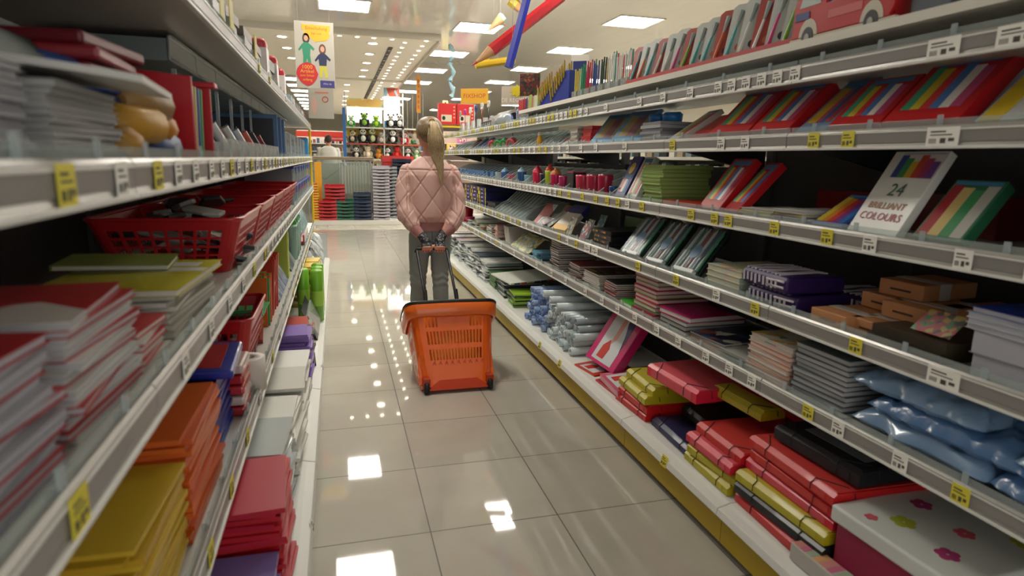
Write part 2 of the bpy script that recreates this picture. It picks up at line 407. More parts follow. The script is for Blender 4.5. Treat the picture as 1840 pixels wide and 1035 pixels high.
# dropped matt ceiling with spotlights
sf = MB(); sf.box(-4.6, 1.5, 9.6, 14.85, 2.93, 3.0); sf.box(-.05, 1.5, 14.95, 27, 2.90, 3.0)
sf.box(1.5, 1.53, 9.6, 27, 2.89, 3.0, 1); sf.box(-4.6, 1.53, 9.57, 9.6, 2.91, 3.0, 1)
S('trim_1', sf, [M('ece6d8', 0.7), M('c5beb0', 0.6)])
track = T('ceiling_track', 'black lighting track slot running along the dropped ceiling', 'track', (0.88, 15.5, 2.925))
P('slot', MB().box(-.035, .035, -5.0, -.7, -0.004, 0.0).box(-.06, .035, -.7, 5.0, -0.032, -.026), M('1d1c1d', 0.5), track)
for i in range(26):
    y = -4.8+i*0.37; zo = 0 if y < -.8 else -.028; P('track_fitting', MB().box(-.02, .02, y, y+0.12, -0.012+zo, -0.004+zo), M(('8c8984', '8a4c34', '3a4a52')[i % 3], 0.4), track)
# ceiling lamps
LM = M('fff9ee', 0.5, emit=LAMP); FR = M('d9d4c8', 0.4)
def lamp_mesh():
    f = MB(); W = .31
    for x0, x1, y0, y1 in ((-W, W, -W, -W+.02), (-W, W, W-.02, W), (-W, -W+.02, -W, W), (W-.02, W, -W, W)): f.box(x0, x1, y0, y1, -0.012, 0)
    d = MB(); d.box(-W+.02, W-.02, -W+.02, W-.02, -0.006, -0.002)
    l = MB()
    for i in (1, 2): x = -W+.02+(2*W-.04)*i/3; l.box(x-.004, x+.004, -W+.02, W-.02, -0.011, -0.0065)
    return f.mesh('frame', FR), d.mesh('diffuser', LM), l.mesh('louvre', FR)
lf, ld, ll = lamp_mesh()
def lamp(x, y, lab):
    o = T('ceiling_lamp', lab, 'lamp', (x, y, 3.0), 0, 'square ceiling lamps')
    link('frame', lf, o); link('diffuser', ld, o); link('louvre', ll, o)
for xc, ys, nm in ((0.15, [8.2, 5.9, 3.6], 'row above the aisle'), (1.93, [8.9, 11.2, 13.4, 15.6, 17.8, 20.0, 22.2, 24.4, 6.6, 4.3], 'row just right of the dropped ceiling'),
                   (3.72, [7.8, 10.1, 12.4, 14.7, 17.0, 19.3, 21.6, 23.9, 5.5], 'row above the right shelf goods'), (5.6, [8.9, 11.2, 13.5, 15.8, 18.1, 20.4], 'row farthest right'),
                   (-0.85, [16.2, 17.6, 19.0, 20.4, 21.8, 23.2, 24.6, 26.0], 'row left of the white sign tower'), (-1.7, [8.2, 5.9], 'row above the left shelf')):
    ys = sorted(ys)
    for i, y in enumerate(ys): lamp(xc, y, f"square ceiling lamp, {ordw(i)} from the front, {nm}")
sm = MB(); sm.lathe([(0.028, 0), (0.028, -0.01), (0.018, -0.012), (0, -0.012)], 12); spotm = sm.mesh('spotlight', M('fff4da', 0.5, emit=SPOT))
rm = MB(); rm.lathe([(0.045, 0), (0.045, -0.008), (0.03, -0.008), (0.03, -.002)], 14); ringm = rm.mesh('trim_ring', M('e9e4d6', 0.4))
def spots(x, ys, nm, s=1.0, z=2.929):
    for i, y in enumerate(ys):
        o = T('spotlight', f"small recessed spotlight, {ordw(i)} from the front in the {nm}", 'spotlight', (x, y, z), 0, 'recessed spotlights'); o.scale = (s, s, 1)
        link('bulb', spotm, o); link('trim_ring', ringm, o)
spots(1.335, [9.73+.456*i for i in range(11)], 'outer right spot row'); spots(1.05, [10.0+.456*i for i in range(11)], 'inner right spot row')
spots(1.335, [15.1+.6*i for i in range(12)], 'far outer right spot row', z=2.899); spots(1.05, [15.1+.6*i for i in range(12)], 'far inner right spot row', z=2.899)
spots(0.593, [10.25, 11.3, 12.35, 13.37, 14.4], 'middle row of large downlights', 2.3); spots(0.3, [15.9, 17.4, 18.9, 20.4, 21.9], 'far row of large downlights', 2.3, 2.899)
spots(-0.71, [10.2, 11.2, 12.3], 'left row of large downlights', 2.3)
for i, x in enumerate((0.1, 0.345, 0.58, 0.845)):
    o = T('spotlight', f"small spotlight by the dropped ceiling edge, {ordw(i)} from the left", 'spotlight', (x, 9.8, 2.929)); link('bulb', spotm, o); link('trim_ring', ringm, o)
# ---------------------------------------------------------------- shelving
RAILM = [M('a3a19b', 0.3, metal=0.35), M('8a8784', 0.35), M('deded8', 0.35)]
TAGY = M('dccf3e', 0.55); TAGW = M('f0eee6', 0.55); TAGB = M('4a463a', 0.6)
BOARD = M('c2c0b8', 0.4, metal=0.3)
def tag_mesh(yellow, w=0.040, h=0.041):
    t = MB(); t.box(-w/2, w/2, -0.0016, 0, 0, h, 0)
    t.box(-w*0.38, w*0.1, -0.002, -0.0016, h*0.72, h*0.8, 1); t.box(-w*0.38, w*0.3, -0.002, -0.0016, h*0.56, h*0.62, 1)
    t.box(-w*0.05, w*0.12, -0.002, -0.0016, h*0.15, h*0.42, 1); t.box(w*0.2, w*0.38, -0.002, -0.0016, h*0.25, h*0.42, 1)
    for i in range(5): x = -w*0.4+i*w*0.05; t.box(x, x+w*0.02, -0.002, -0.0016, h*0.15, h*0.4, 1)
    return t.mesh('price_tag', [TAGY if yellow else TAGW, TAGB])
tgy, tgw, tgwide = tag_mesh(1), tag_mesh(0), tag_mesh(0, 0.075, 0.04)
DVM = []
cm = MB(); cm.box(-.006, .006, 0.004, 0.008, -0.002, .036); cm.box(-.004, .004, 0.008, 0.02, 0, 0.012); clipm = cm.mesh('riser_clip', CLEAR2)
def shelf(lv, y0, y1, lab, depth=0.46, tags=(), guard=True, brackets=False, dividers=(), guard_h=0.028, clips=True):
    """one shelf bay: board, price rail, tags, clear riser. local x along aisle from y0"""
    right = lv[0] == 'R'; L = y1-y0; z = LV[lv]
    # origin at the middle of the front edge, local x along the front, y into the shelf
    o = T('shelf', lab, 'shelf', (XR if right else XL, (y0+y1)/2, z), rzs(lv), 'shelves of the right rack' if right else 'shelves of the left rack')
    b = MB(); b.box(-L/2+.001, L/2-.001, 0.008, depth, -0.02, -0.001); b.box(-L/2+.001, L/2-.001, 0.008, 0.02, -0.03, -0.02)
    P('board', b, BOARD, o)
    r = MB(); g = .0015
    r.prism([(-0.004, -0.032), (0.006, -0.032), (0.008, 0.012), (0.002, 0.014), (-0.003, 0.008), (-0.001, -0.022)], 'x', -L/2+g, L/2-g, 0)
    r.box(-L/2+g, L/2-g, -0.003, -0.0005, -0.022, 0.004, 1); r.box(-L/2+g, L/2-g, -0.008, 0.004, -0.036, -0.030, 2)
    r.box(-L/2+g, L/2-g, -0.0045, -0.0028, 0.002, 0.006, 2)
    P('price_rail', r, RAILM, o, 0.0008)
    for (ty, kind) in tags:
        if y0 < ty < y1:
            lx = ((y0+y1)/2-ty) if right else (ty-(y0+y1)/2)
            link('price_tag', {'y': tgy, 'w': tgw, 'W': tgwide}[kind], o, (lx, -0.005, -0.031))
    if guard:
        gm = MB(); gm.box(-L/2+.003, L/2-.003, 0.008, 0.0095, 0.0, guard_h)
        P('clear_riser', gm, CLEAR, o)
        if clips:
            n = max(2, int(L/0.18))
            for i in range(n): link('riser_clip', clipm, o, (-L/2+L*(i+.5)/n, 0, 0))
    if dividers:
        for dy in dividers:
            if y0 < dy < y1:
                x = ((y0+y1)/2-dy) if right else (dy-(y0+y1)/2)
                dm = MB(); em = MB()
                prof = [(0.012, 0), (0.40, 0), (0.40, 0.13), (0.22, 0.125), (0.09, 0.075), (0.03, 0.03), (0.012, 0.02)]
                if not DVM:
                    dm.prism(prof, 'x', -.0008, .0008); em.tube([(0, p[0], p[1]) for p in prof[2:]], 0.0016, 4)
                    DVM.append(dm.mesh('clear_divider', CLEAR)); DVM.append(em.mesh('divider_edge', M('d5d9d6', 0.25)))
                dv = link('clear_divider', DVM[0], o, (x, 0, 0)); link('divider_edge', DVM[1], dv)
                if lv == 'R5': dv.scale = (1, .68, .34)
    if brackets:
        for x in (-L/2+.01, L/2-.01):
            bm = MB(); bm.prism([(0.05, -0.022), (depth, -0.022), (depth, -0.11), (depth-.06, -0.10)], 'x', x-.003, x+.003); P('bracket', bm, M('232424', 0.5), o)
    return o
def tagrow(y0, y1, step, pat='w', jit=0.02):
    out = []; y = y0; i = 0
    while y < y1: out.append((y+random.uniform(-jit, jit), pat[i % len(pat)])); y += step; i += 1
    return out
SEAMS = [-0.5, 1.56, 2.27, 3.68, 5.04, 6.35, 7.6]
BAYN = ['bay nearest the viewer', 'narrow second bay', 'third bay along the aisle', 'fourth bay along the aisle', 'fifth bay along the aisle', 'bay at the far end']
TAGS = {
 'R1': [(0.9, 'y'), (1.05, 'w'), (1.24, 'w'), (1.35, 'y'), (1.6, 'w'), (1.72, 'w'), (1.86, 'w'), (2.05, 'w'), (2.22, 'w'), (2.42, 'w'), (2.6, 'w'), (2.78, 'w'), (3.0, 'w'), (3.3, 'w'), (3.55, 'w'), (3.85, 'w'), (4.15, 'w'), (4.4, 'w')]+tagrow(4.8, 7.5, .17, 'wyw'),
 'R2': [(0.75, 'W'), (0.98, 'W'), (1.22, 'y'), (1.62, 'y'), (1.83, 'w'), (2.1, 'y'), (2.42, 'y'), (2.9, 'W'), (3.0, 'W'), (3.16, 'y'), (3.3, 'w'), (3.44, 'y'), (3.8, 'w'), (3.95, 'w')]+tagrow(4.1, 7.5, .1, 'wwy'),
 'R3': [(0.66, 'W'), (0.82, 'W'), (0.98, 'w'), (1.22, 'w'), (1.36, 'y'), (1.57, 'y'), (1.8, 'y'), (1.88, 'y'), (2.03, 'y'), (2.42, 'y'), (2.56, 'w'), (2.66, 'y'), (2.78, 'y'), (2.92, 'y'), (3.1, 'y'), (3.3, 'y'), (3.45, 'y')]+tagrow(3.55, 7.5, .08, 'w'),
 'R4': [(0.8, 'y'), (1.07, 'W'), (1.33, 'y'), (1.45, 'y'), (1.75, 'w'), (1.88, 'w'), (2.2, 'y'), (2.62, 'w'), (2.95, 'w'), (3.15, 'w'), (3.35, 'w')]+tagrow(3.5, 7.5, .12, 'wwyyw'),
 'R5': [(0.95, 'W'), (1.1, 'W')]+tagrow(1.55, 1.95, .075, 'w', .003)+[(2.1, 'w'), (2.3, 'w'), (2.5, 'w'), (2.85, 'w')]+tagrow(3.1, 7.5, .075, 'wwyyw', .005)}
DIV = {'R3': [2.62, 2.8, 2.95]+[3.1+.17*i for i in range(8)]+[4.5+.14*i for i in range(20)], 'R4': [3.2+.12*i for i in range(18)]+[5.4+.2*i for i in range(10)], 'R5': [y for y in (1.7+.15*i for i in range(38)) if not 4.1 < y < 5.8],
       'R2': [4.35+.1*i for i in range(9)]}
for lv in ('R1', 'R2', 'R3', 'R4', 'R5'):
    for i in range(6):
        if lv == 'R5' and False: continue
        shelf(lv, SEAMS[i], SEAMS[i+1], f"grey metal shelf, {NAMES[lv]}, {BAYN[i]}", tags=TAGS[lv], brackets=(lv in ('R4',)), dividers=DIV.get(lv, ()), depth=0.30 if lv == 'R5' else 0.46)
tb = T('shelf', 'plain white top board without price tags above the small bins', 'shelf', (XR, 1.9, LV['R6']), -PI/2, 'shelves of the right rack')
b = MB(); b.box(-2.45, 2.4, -0.005, 0.3, -0.016, 0); P('board', b, M('cfccc2', 0.4), tb, 0.002)
b = MB(); b.box(-2.45, 2.4, -0.008, -0.005, -0.018, 0.004); P('front_edge', b, M('dcd8cc', 0.4), tb)
b = MB()
for x in (-2.3, -1.0, 0.34, 1.6): b.box(x-.008, x+.008, 0.25, 0.29, -0.09, -0.016)
P('support', b, M('8b8a86', 0.4, metal=.4), tb)
LSE = [-0.6, 0.9, 2.2, 2.95, 4.3, 5.65, 7.0]
LT = {'L1': [(0.85, 'y'), (1.12, 'y'), (1.36, 'y'), (1.62, 'y'), (1.9, 'w'), (2.2, 'y'), (2.3, 'y'), (2.6, 'w'), (3.0, 'w'), (3.4, 'y')]+tagrow(3.7, 6.9, .2, 'yyw'),
      'L2': [(0.62, 'y'), (1.06, 'w'), (1.28, 'w'), (1.5, 'w'), (1.72, 'w'), (1.95, 'y'), (2.25, 'y'), (2.33, 'w')]+tagrow(2.5, 6.9, .13, 'ww'),
      'L3': [(0.68, 'y'), (0.84, 'w'), (1.0, 'y'), (1.12, 'w'), (1.25, 'w')]+tagrow(1.4, 6.9, .13, 'wwy'), 'L4': [(2.2, 'y'), (2.4, 'y'), (2.75, 'y'), (3.6, 'w')]}
for lv in ('L1', 'L2', 'L3', 'L4'):
    for i in range(6):
        shelf(lv, LSE[i], LSE[i+1], f"grey metal shelf, {NAMES[lv]}, {BAYN[i]}", tags=LT.get(lv, ()), depth=0.44)
# bases with kick plates
def base(side, y0, y1, lab, kick):
    right = side == 'R'; x = 1.13 if right else -0.105; L = y1-y0
    o = T('base_shelf', lab, 'shelf', (x, (y0+y1)/2, 0), -PI/2 if right else PI/2, 'base shelves of the racks'); g = .002
    d = MB(); zt = 0.165 if right else 0.149
    d.prism([(0.0, zt-.035), (0.004, zt-.04), (0.58, zt-.04), (0.58, zt-.001), (0.05, zt-.001), (0.035, zt-.006), (0.006, zt-.012)], 'x', -L/2+g, L/2-g)
    P('deck', d, M('dfe0da' if right else 'cfd0ca', 0.35), o, 0.002)
    k = MB(); k.box(-L/2+g, L/2-g, 0.025 if right else 0.012, 0.04, 0.028 if right else 0.0, zt-.04); P('kick_plate', k, kick, o)
    s = MB(); s.box(-L/2, L/2, 0.055, 0.56, 0, zt-.04); P('plinth', s, M('1b1b1d', 0.7), o)
    for ty in {'R': [(1.9, 'y'), (3.05, 'y'), (3.4, 'y')], 'L': [(1.35, 'w'), (1.8, 'w'), (3.3, 'w')]}[side]:
        if y0 < ty[0] < y1:
            lx = ((y0+y1)/2-ty[0]) if right else (ty[0]-(y0+y1)/2)
            link('price_tag', tgy if ty[1] == 'y' else tgw, o, (lx, -0.0005, zt-.04), (math.radians(-14), 0, 0))
BS = [-0.5, 0.86, 1.56, 2.27, 3.68, 5.04, 6.35, 7.6]; BN = ['piece nearest the viewer', 'second piece', 'third piece', 'fourth piece', 'fifth piece', 'sixth piece', 'piece at the far end']
for i in range(7): base('R', BS[i], BS[i+1], f"white base shelf with yellow kick plate on the right, {BN[i]}", M('b59a12', 0.45))
for i in range(6): base('L', LSE[i], LSE[i+1], f"white base shelf with pale kick plate on the left, {BN[i]}", M('c4c4be', 0.4))
# back panels and uprights
rk = T('rack_frame', 'dark back panels and uprights of the right shelf rack', 'rack', (1.76, 3.5, 0))
P('back_panel', MB().box(-.006, .006, -4.0, -1.2, 0.1, 1.62).box(-.006, .006, -1.2, 1.6, 0.1, 1.215).box(-.006, .006, 1.6, 4.1, 0.1, 1.5), M('3a3a3a', 0.6), rk)
for y in (-1.94, -1.23, 0.18, 1.54, 2.85, 4.08): P('upright', MB().box(-.02, .02, y-.02, y+.02, 0, 1.62), M('4a4a4a', 0.5, metal=.4), rk)
P('pole', MB().tube([(0.25, -.7, 0), (0.25, -.7, 3.0)], 0.012, 8), WHITE, rk)
lk = T('rack_frame', 'dark back panels and uprights of the left shelf rack', 'rack', (-0.75, 3.2, 0))
P('back_panel', MB().box(-.006, .006, -3.8, 3.8, 0.1, 1.75), M('3d3d3d', 0.6), lk)
for y in (-2.3, -1.0, -.25, 1.1, 2.45, 3.78): P('upright', MB().box(-.02, .02, y-.02, y+.02, 0, 1.78), M('4a4a4a', 0.5, metal=.4), lk)
def post(x, y, zt, lab, arm=None):
    o = T('yellow_post', lab, 'post', (x, y, 0)); P('tube', MB().tube([(0, 0, 0.005), (0, 0, zt)], 0.012, 10), M('d7b51c', 0.35), o)
    P('foot', MB().lathe([(0.03, 0), (0.03, 0.006), (0.013, 0.01)], 12), M('d7b51c', .35), o)
    if arm: P('arm', MB().tube([(0, 0, zt-.005), (arm, 0, zt-.005)], 0.014, 10), M('e0c020', 0.35), o)
post(-0.262, 7.03, 1.56, 'thin yellow post at the far end of the left rack')
post(1.21, 7.63, 1.61, 'yellow post with horizontal arm at the far end of the right rack', 0.42)
cp = T('clear_end_panel', 'clear acrylic side panel at the far end of the left base shelf', 'panel', (-0.3, 6.99, 0.15)); P('sheet', MB().box(-0.15, 0.17, 0, .003, 0, .26), CLEAR2, cp)
# neighbouring rack seen through the gap and over the right shelves
nb = T('neighbour_rack', 'pale shelf rack of the next aisle seen through the gap', 'rack', (2.15, 4.2, 0))
P('panel', MB().box(0.3, .32, -3, 3.4, 0.1, 1.45), M('c9c6ba', 0.6), nb)
for z in (0.7, 0.95, 1.17, 1.25, 1.36): P('shelf_board', MB().box(0, .3, -3, 3.4, z, z+.02), M('dedacb', 0.5), nb)
q = MB()
for i in range(60):
    y = -2.9+i*.105; hh = random.uniform(.03, .075); q.box(0.03, .12, y, y+.07, 1.27, 1.27+hh, i % 4); q.box(0.03, .12, y, y+.05, 1.19, 1.19+hh*.7, (i+1) % 4)
gq = P('small_goods', q, [M('e2ddcd', .5), M('31322f', .5), M('7b8f94', .5), M('b6a488', .5)], nb); gq['kind'] = 'stuff'
# ================================================================ goods on the right rack
g_w = lambda *a: MP(a, 30)
# ---- lowest shelf
# boxes with elastic bands, in columns: (Y, off, yaw, [colours bottom to top])
YEL, RED, PNK, NAV, BLK, GRN = 'b3a718', 'c4171c', 'd0213f', '1b1f4a', '16171d', '2aa23c'
CN = {YEL: 'olive yellow', RED: 'red', PNK: 'pinkish red', NAV: 'navy', BLK: 'black', GRN: 'bright green'}
cols = [(2.32, 0.03, 0, .27, [RED, RED, YEL, YEL], 'front pile right of the pink packs'),
        (2.37, 0.395, 3, .29, [RED, BLK, YEL, NAV, GRN, YEL], 'tall pile behind, topped olive over green'),
        (2.02, 0.035, -2, .31, [NAV], 'front of the black elastic boxes'),
        (2.04, 0.385, 2, .29, [RED, NAV, BLK, RED, RED], 'rear pile under the second shelf'),
        (1.725, 0.02, 1, .27, [YEL, YEL, PNK, RED], 'front pile starting with two yellow ones'),
        (1.75, 0.375, -1, .28, [RED, BLK, RED, RED, RED, RED], 'rear pile behind the small yellow pair'),
        (1.385, 0.025, 1, .37, [RED, BLK, YEL, PNK, RED, RED], 'front pile with black near its foot'),
        (1.42, 0.385, -1, .34, [RED, RED, BLK, RED, RED], 'rear pile beside the floral box')]
for (Y, off, yaw_, w_, cl, wh) in cols:
    for i, c in enumerate(cl):
        p = at('RB', Y+random.uniform(-.012, .012), off+random.uniform(0, .012)+(.03*(i > 2)), i*0.037)
        pw = pos_in_stack(i, len(cl))
        folder_box(p, -PI/2+math.radians(yaw_+random.uniform(-3, 3)), c, f"{CN[c]} elastic box file{', '+pw if pw else ''}, {wh}", 'elastic box files on the lowest right shelf', w=w_, d=0.33)
folder_box(at('RB', 2.02, 0.16, 0.055), -PI/2-.1, BLK, 'black elastic box file tilted above the navy one', 'elastic box files on the lowest right shelf', ry=-0.04)
folder_box(at('RB', 2.06, 0.06, 0.196), -PI/2+.06, PNK, 'large pinkish red box file lying across the two piles', 'elastic box files on the lowest right shelf', w=.34, d=.36, t=.05)
folder_box(at('RB', 1.80, 0.17, 0.215), -PI/2+.05, YEL, 'small yellow box file set on the red ones, higher up', 'elastic box files on the lowest right shelf', w=.27, d=.10, t=.036)
folder_box(at('RB', 1.36, 0.12, 0.232), -PI/2+.04, BLK, 'black box file with grey window on top of red ones', 'elastic box files on the lowest right shelf', w=.32, d=.36, t=.045)
P('grey_window', MB().box(-.10, .12, .06, .25, .0452, .0462), M('77858c', .3), [x for x in bpy.data.objects if x.get('label', '').startswith('black box file with grey')][0])
# floral storage box and striped box by the viewer
o = T('storage_box', 'big white storage box with pink flowers, lid facing up, by the viewer', 'box', at('RB', 1.03, 0.06, 0.155), -PI/2+.04)
P('box', MB().box(-.15, .15, 0, .40, -.153, .0), M('8c1640', .4), o, .004)
P('lid', MB().box(-.17, .17, -.008, .41, .0, .045), M('cdd0cc', .35), o, .008, seg=3)
def flower(mb, x, y, z, r, mi):
    for k in range(5):
        a = 2*PI*k/5; mb.prism([(x+r*.6*math.cos(a)+r*.5*math.cos(t), y+r*.6*math.sin(a)+r*.5*math.sin(t)) for t in [2*PI*j/8 for j in range(8)]], 'z', z, z+.0006+.0001*k, mi)
for (x, y, r, mi) in [(.08, .08, .02, 0), (-.05, .1, .022, 1), (.03, .2, .018, 2), (-.1, .22, .02, 0), (.1, .3, .022, 1), (-.02, .34, .02, 0), (-.09, .04, .012, 2)]: fl = MB(); flower(fl, x, y, .0452, r*1.25, 0); P('flower_print', fl, M(('a83a72', 'a8b03a', 'c85a66')[mi], .5), o)
o = T('storage_box', 'striped pink and peach box in front of the floral one', 'box', at('RB', 1.15, 0.0, 0), -PI/2+.03)
P('box', MB().box(-.12, .12, 0, .055, 0, .05), M('b9b4ac', .4), o, .004); st = MB()
for i in range(10): st.box(-.115+.023*i, -.115+.023*(i+1)-.003, .004, .052, .0501, .0508, i % 4)
P('stripe_print', st, [M('cf8a84', .5), M('c56f8a', .5), M('9fb29c', .5), M('d9a877', .5)], o)
# pink and red wallet packs
def binder(lv, Y, off, z, w, h, t, col, lab, a=0, yaw=0, rollx=None, card=True):
    o = T('binder_pack', lab, 'binder', at(lv, Y, off, z), -PI/2+math.radians(yaw), 'pink and red binder packs', rollx if rollx is not None else -math.radians(a))
    P('binder', MB().box(-w/2, w/2, 0, t, 0, h), M(col, .3, coat=.4), o, .004, seg=3)
    if card:
        c = MB(); c.box(-w*.32, w*.34, -.0012, -.0004, h*.05, h*.97, 0); c.prism([(w*.1, h*.97), (w*.34, h*.97), (w*.34, h*.3), (w*.26, h*.55), (w*.14, h*.75)], 'y', -.0022, -.0012, 1)
        c.prism([(-w*.2, h*.1), (w*.02, h*.1), (w*.05, h*.28), (-w*.05, h*.42), (-w*.18, h*.3)], 'y', -.0026, -.0012, 2)
        for k in range(8): c.box(-w*.28+k*w*.012, -w*.274+k*w*.012, -.002, -.0012, h*.8, h*.9, 3)
        for k in range(4): c.box(-w*.02+k*w*.03, w*.0+k*w*.03, -.002, -.0012, h*.35+k*.01, h*.8, 4)
        P('paper_insert', c, [M('c9d0d2', .4), M('1d2a5e', .4), M('c22c1c', .4), M('2a2a2a', .5), M('d98f7d', .5)], o)
    return o
binder('RB', 2.80, .08, .05, .30, .34, .05, 'c4246a', 'large pink binder pack leaning back with a red folder picture', a=34, yaw=4)
binder('RB', 2.56, .03, .045, .24, .3, .035, 'c0506e', 'pale pink binder pack lying flat right of the leaning one', rollx=-PI/2+.12, yaw=-4)
binder('RB', 2.59, .035, .008, .24, .3, .03, 'ad3038', 'red binder pack lying under the pale pink one', rollx=-PI/2+.02, yaw=3, card=False)
binder('RB', 2.86, .03, .006, .2, .24, .03, 'c0361e', 'orange red binder pack lying low below the leaning pink one', rollx=-PI/2+.03, yaw=10)
# rolls of covering film
def roll_mesh(r, L, tint):
    m = MB(); m.lathe([(r*.55, 0), (r, 0), (r, L), (r*.55, L), (r*.55, 0)], 14); me = m.mesh('roll', tint)
    me.transform(Matrix.Rotation(-PI/2, 4, 'X')); return me
rb = [roll_mesh(.021, .40, M(c, .2, coat=.5, clear=.12)) for c in ('7f9fd0', '93abd2', '6c8cc4')]; rc = [roll_mesh(.023, .42, MW('b8ccd0', 'dfe8e8', 120, 'Y', .25)) if k == 0 else roll_mesh(.022, .42, M(c, .15, coat=.6, clear=.2)) for k, c in enumerate(('c8d8dc', 'b6c6cc', 'd5dddd'))]
def rollpile(y0, n, rows, r, ms, kind, where):
    for j in range(rows):
        k = n-(j % 2)-(1 if j > 3 else 0)
        for i in range(k):
            y = y0-r-(i+(j % 2)*.5)*2*r*1.02; z = r+j*r*1.76
            o = link('film_roll', random.choice(ms), None, at('RB', y, .035+random.uniform(0, .045)+j*.006, z), (0, 0, -PI/2+random.uniform(-.015, .015)))
            row = ['bottom', 'second', 'third', 'fourth', 'fifth', 'sixth'][j]
            tag(o, f"{kind} film roll, {ordw(i)} from far end, {row} row of the {where}", 'roll', where)
rollpile(3.98, 10, 6, .021, rb, 'blue', 'blue roll pile'); rollpile(3.55, 10, 5, .0225, rc, 'clear', 'clear roll pile')
for i in range(3):
    o = link('film_roll', rc[0], None, at('RB', 3.62-.13*i, .05, .245-.012*i), (0, 0, -PI/2-.12)); tag(o, f"checkered clear film roll lying on the pile, {ordw(i)} from the far end", 'roll', 'checkered rolls on top')
# dividers, registers and wallets farther on
GP = M('8fb52a', .3); 
slab('RB', 4.38, 9, .22, .32, .011, [M('74a320', .35), M('262b2c', .4), M('8fb52a', .35)], ['lime card wallet', 'dark card wallet', 'bright lime wallet'], 'lime pile beside the blue rolls', 'document_wallet', 'wallet', off=.05, jrot=8)
slab('RB', 4.72, 14, .24, .31, .010, [M('28323c', .4), M('5a6a5c', .4), M('b9bfb6', .4), M('32425a', .4)], ['dark register set', 'grey register set', 'pale register set', 'slate register set'], 'divider pile with the white board on top', 'register_set', 'register', off=.06, jrot=5)
o = T('divider_set', 'white divider set with coloured tabs lying on the dark registers', 'divider', at('RB', 4.62, .03, .145), -PI/2+.1, None, .05)
P('sheet', MB().box(-.22, .22, 0, .42, 0, .012), M('d3d6cc', .4), o, .002); q = MB()
for i, c in enumerate(range(7)): q.box(.222, .23, .03+i*.055, .075+i*.055, .002, .01, i % 4)
P('index_tabs', q, [M('1c2b6b'), M('c03a1c'), M('b8b8b0'), M('20264a')], o)
slab('RB', 5.05, 10, .22, .31, .012, [M('4a7a2a', .4), M('2f5a2a', .4)], ['green sheet pack', 'dark green sheet pack'], 'green pile behind the divider sets', 'sheet_pack', 'pack', off=.07)
for k, (Y, n, wh) in enumerate([(5.35, 15, 'first clear sleeve pile'), (5.62, 16, 'second clear sleeve pile'), (5.9, 17, 'third clear sleeve pile'), (6.2, 17, 'fourth clear sleeve pile'), (6.55, 18, 'fifth clear sleeve pile'), (6.9, 18, 'sixth clear sleeve pile'), (7.25, 18, 'last clear sleeve pile')]):
    slab('RB', Y, n, .23, .32, .012, [M('c4cbc8', .2, coat=.4), M('9aa5a6', .2, coat=.4), M('dfe2dd', .25, coat=.3), M('3c4a58', .3)], ['clear sleeve pack', 'grey sleeve pack', 'white sleeve pack', 'blue grey sleeve pack'], wh+' past the green', 'sleeve_pack', 'pack', off=.05+.0*k, jrot=9, jit=.03)
# ---- second shelf
W1 = 'maroon book pile'
stack('R1', 3.62, 15, .17, .24, .0135, [M('3a1418', .5), M('2c2326', .5)], ['dark maroon notebook', 'black notebook'], 'dark pile left of the magazines', group=W1, jrot=4)
stack('R1', 3.27, 8, .19, .25, .0115, [M('23282a', .45), M('6c2028', .45)], ['black notebook', 'dark red notebook'], 'low pile right of the dark one', jrot=5)
stack('R1', 3.02, 9, .22, .29, .010, [M('bdbdb6', .4)], ['white magazine'], 'magazine pile with dark cover', top=(MP(('141a18', '8a1c30', '12361e', 'b59a3a'), 14, stretch=(1, 6, 1)), 'dark magazine with red and green streaks'), ct=.0008, jrot=2)
stack('R1', 2.78, 8, .15, .2, .0105, [M('a82020', .4), M('1d1d1f', .4)], ['red edged notebook', 'black edged notebook'], 'small red pile', top=(M('1e2423', .4), 'black notebook'), jrot=5)
stack('R1', 2.60, 1, .13, .2, .02, [M('3fae2c', .4)], ['small lime notebook beside the red hardbacks'], '', page=M('cfe3b8', .6)) 
HB = 'red hardback pile'
stack('R1', 2.42, 10, .2, .26, .0185, [M('a01828', .4), M('a81c30', .4), M('5e9a34', .4)], ['red hardback', 'crimson hardback', 'green hardback'], 'tall hardback pile', page=MW('b9a3a4', 'd8cbc9', 200), top=(M('a51820', .35), 'bright red hardback'), ct=.003, jit=.014)
h = stack('R1', 2.17, 3, .2, .27, .019, [M('4c5254', .4)], ['grey hardback'], 'low pile under the magenta book', ct=.003, z0=0)
stack('R1', 2.17, 1, .215, .29, .022, [M('b01564', .35)], ['magenta hardback on top of three grey hardbacks'], '', ct=.003, z0=h, yaw=3)
stack('R1', 1.93, 5, .2, .27, .008, [M('b8602c', .4), M('9d9c98', .4)], ['orange magazine', 'grey magazine'], 'thin magazine pile', ct=.0008, jrot=6, top=(MP(('182438', '7a3020', '28486a', 'b5b2aa'), 22), 'dark blue comic style magazine'))
stack('R1', 1.76, 4, .16, .22, .007, [M('2c3a44', .4), M('b0b0aa', .4)], ['slate magazine', 'pale magazine'], 'flat pile in front of the orange notebooks', ct=.0008, jrot=8)
stack('R1', 1.585, 9, .2, .27, .0145, [M('c0643a', .4), M('c9c4ba', .4)], ['orange edged notebook', 'white edged notebook'], 'orange notebook pile', top=(MP(('dedbd0', 'c76f92', 'd8b03c', '5a9a94', 'e6e2d8'), 26), 'white notebook with flowers'), jit=.006, jrot=3, page=MW('c9b3a6', 'd9d2c8', 180))
stack('R1', 1.37, 11, .2, .28, .0145, [M('3c4750', .4), M('566068', .4)], ['slate blue notebook', 'grey notebook'], 'grey notebook pile', page=MW('9a9a9c', 'c0bfbd', 180), top=(M('5d6d70', .4), 'teal grey notebook'), jit=.006)
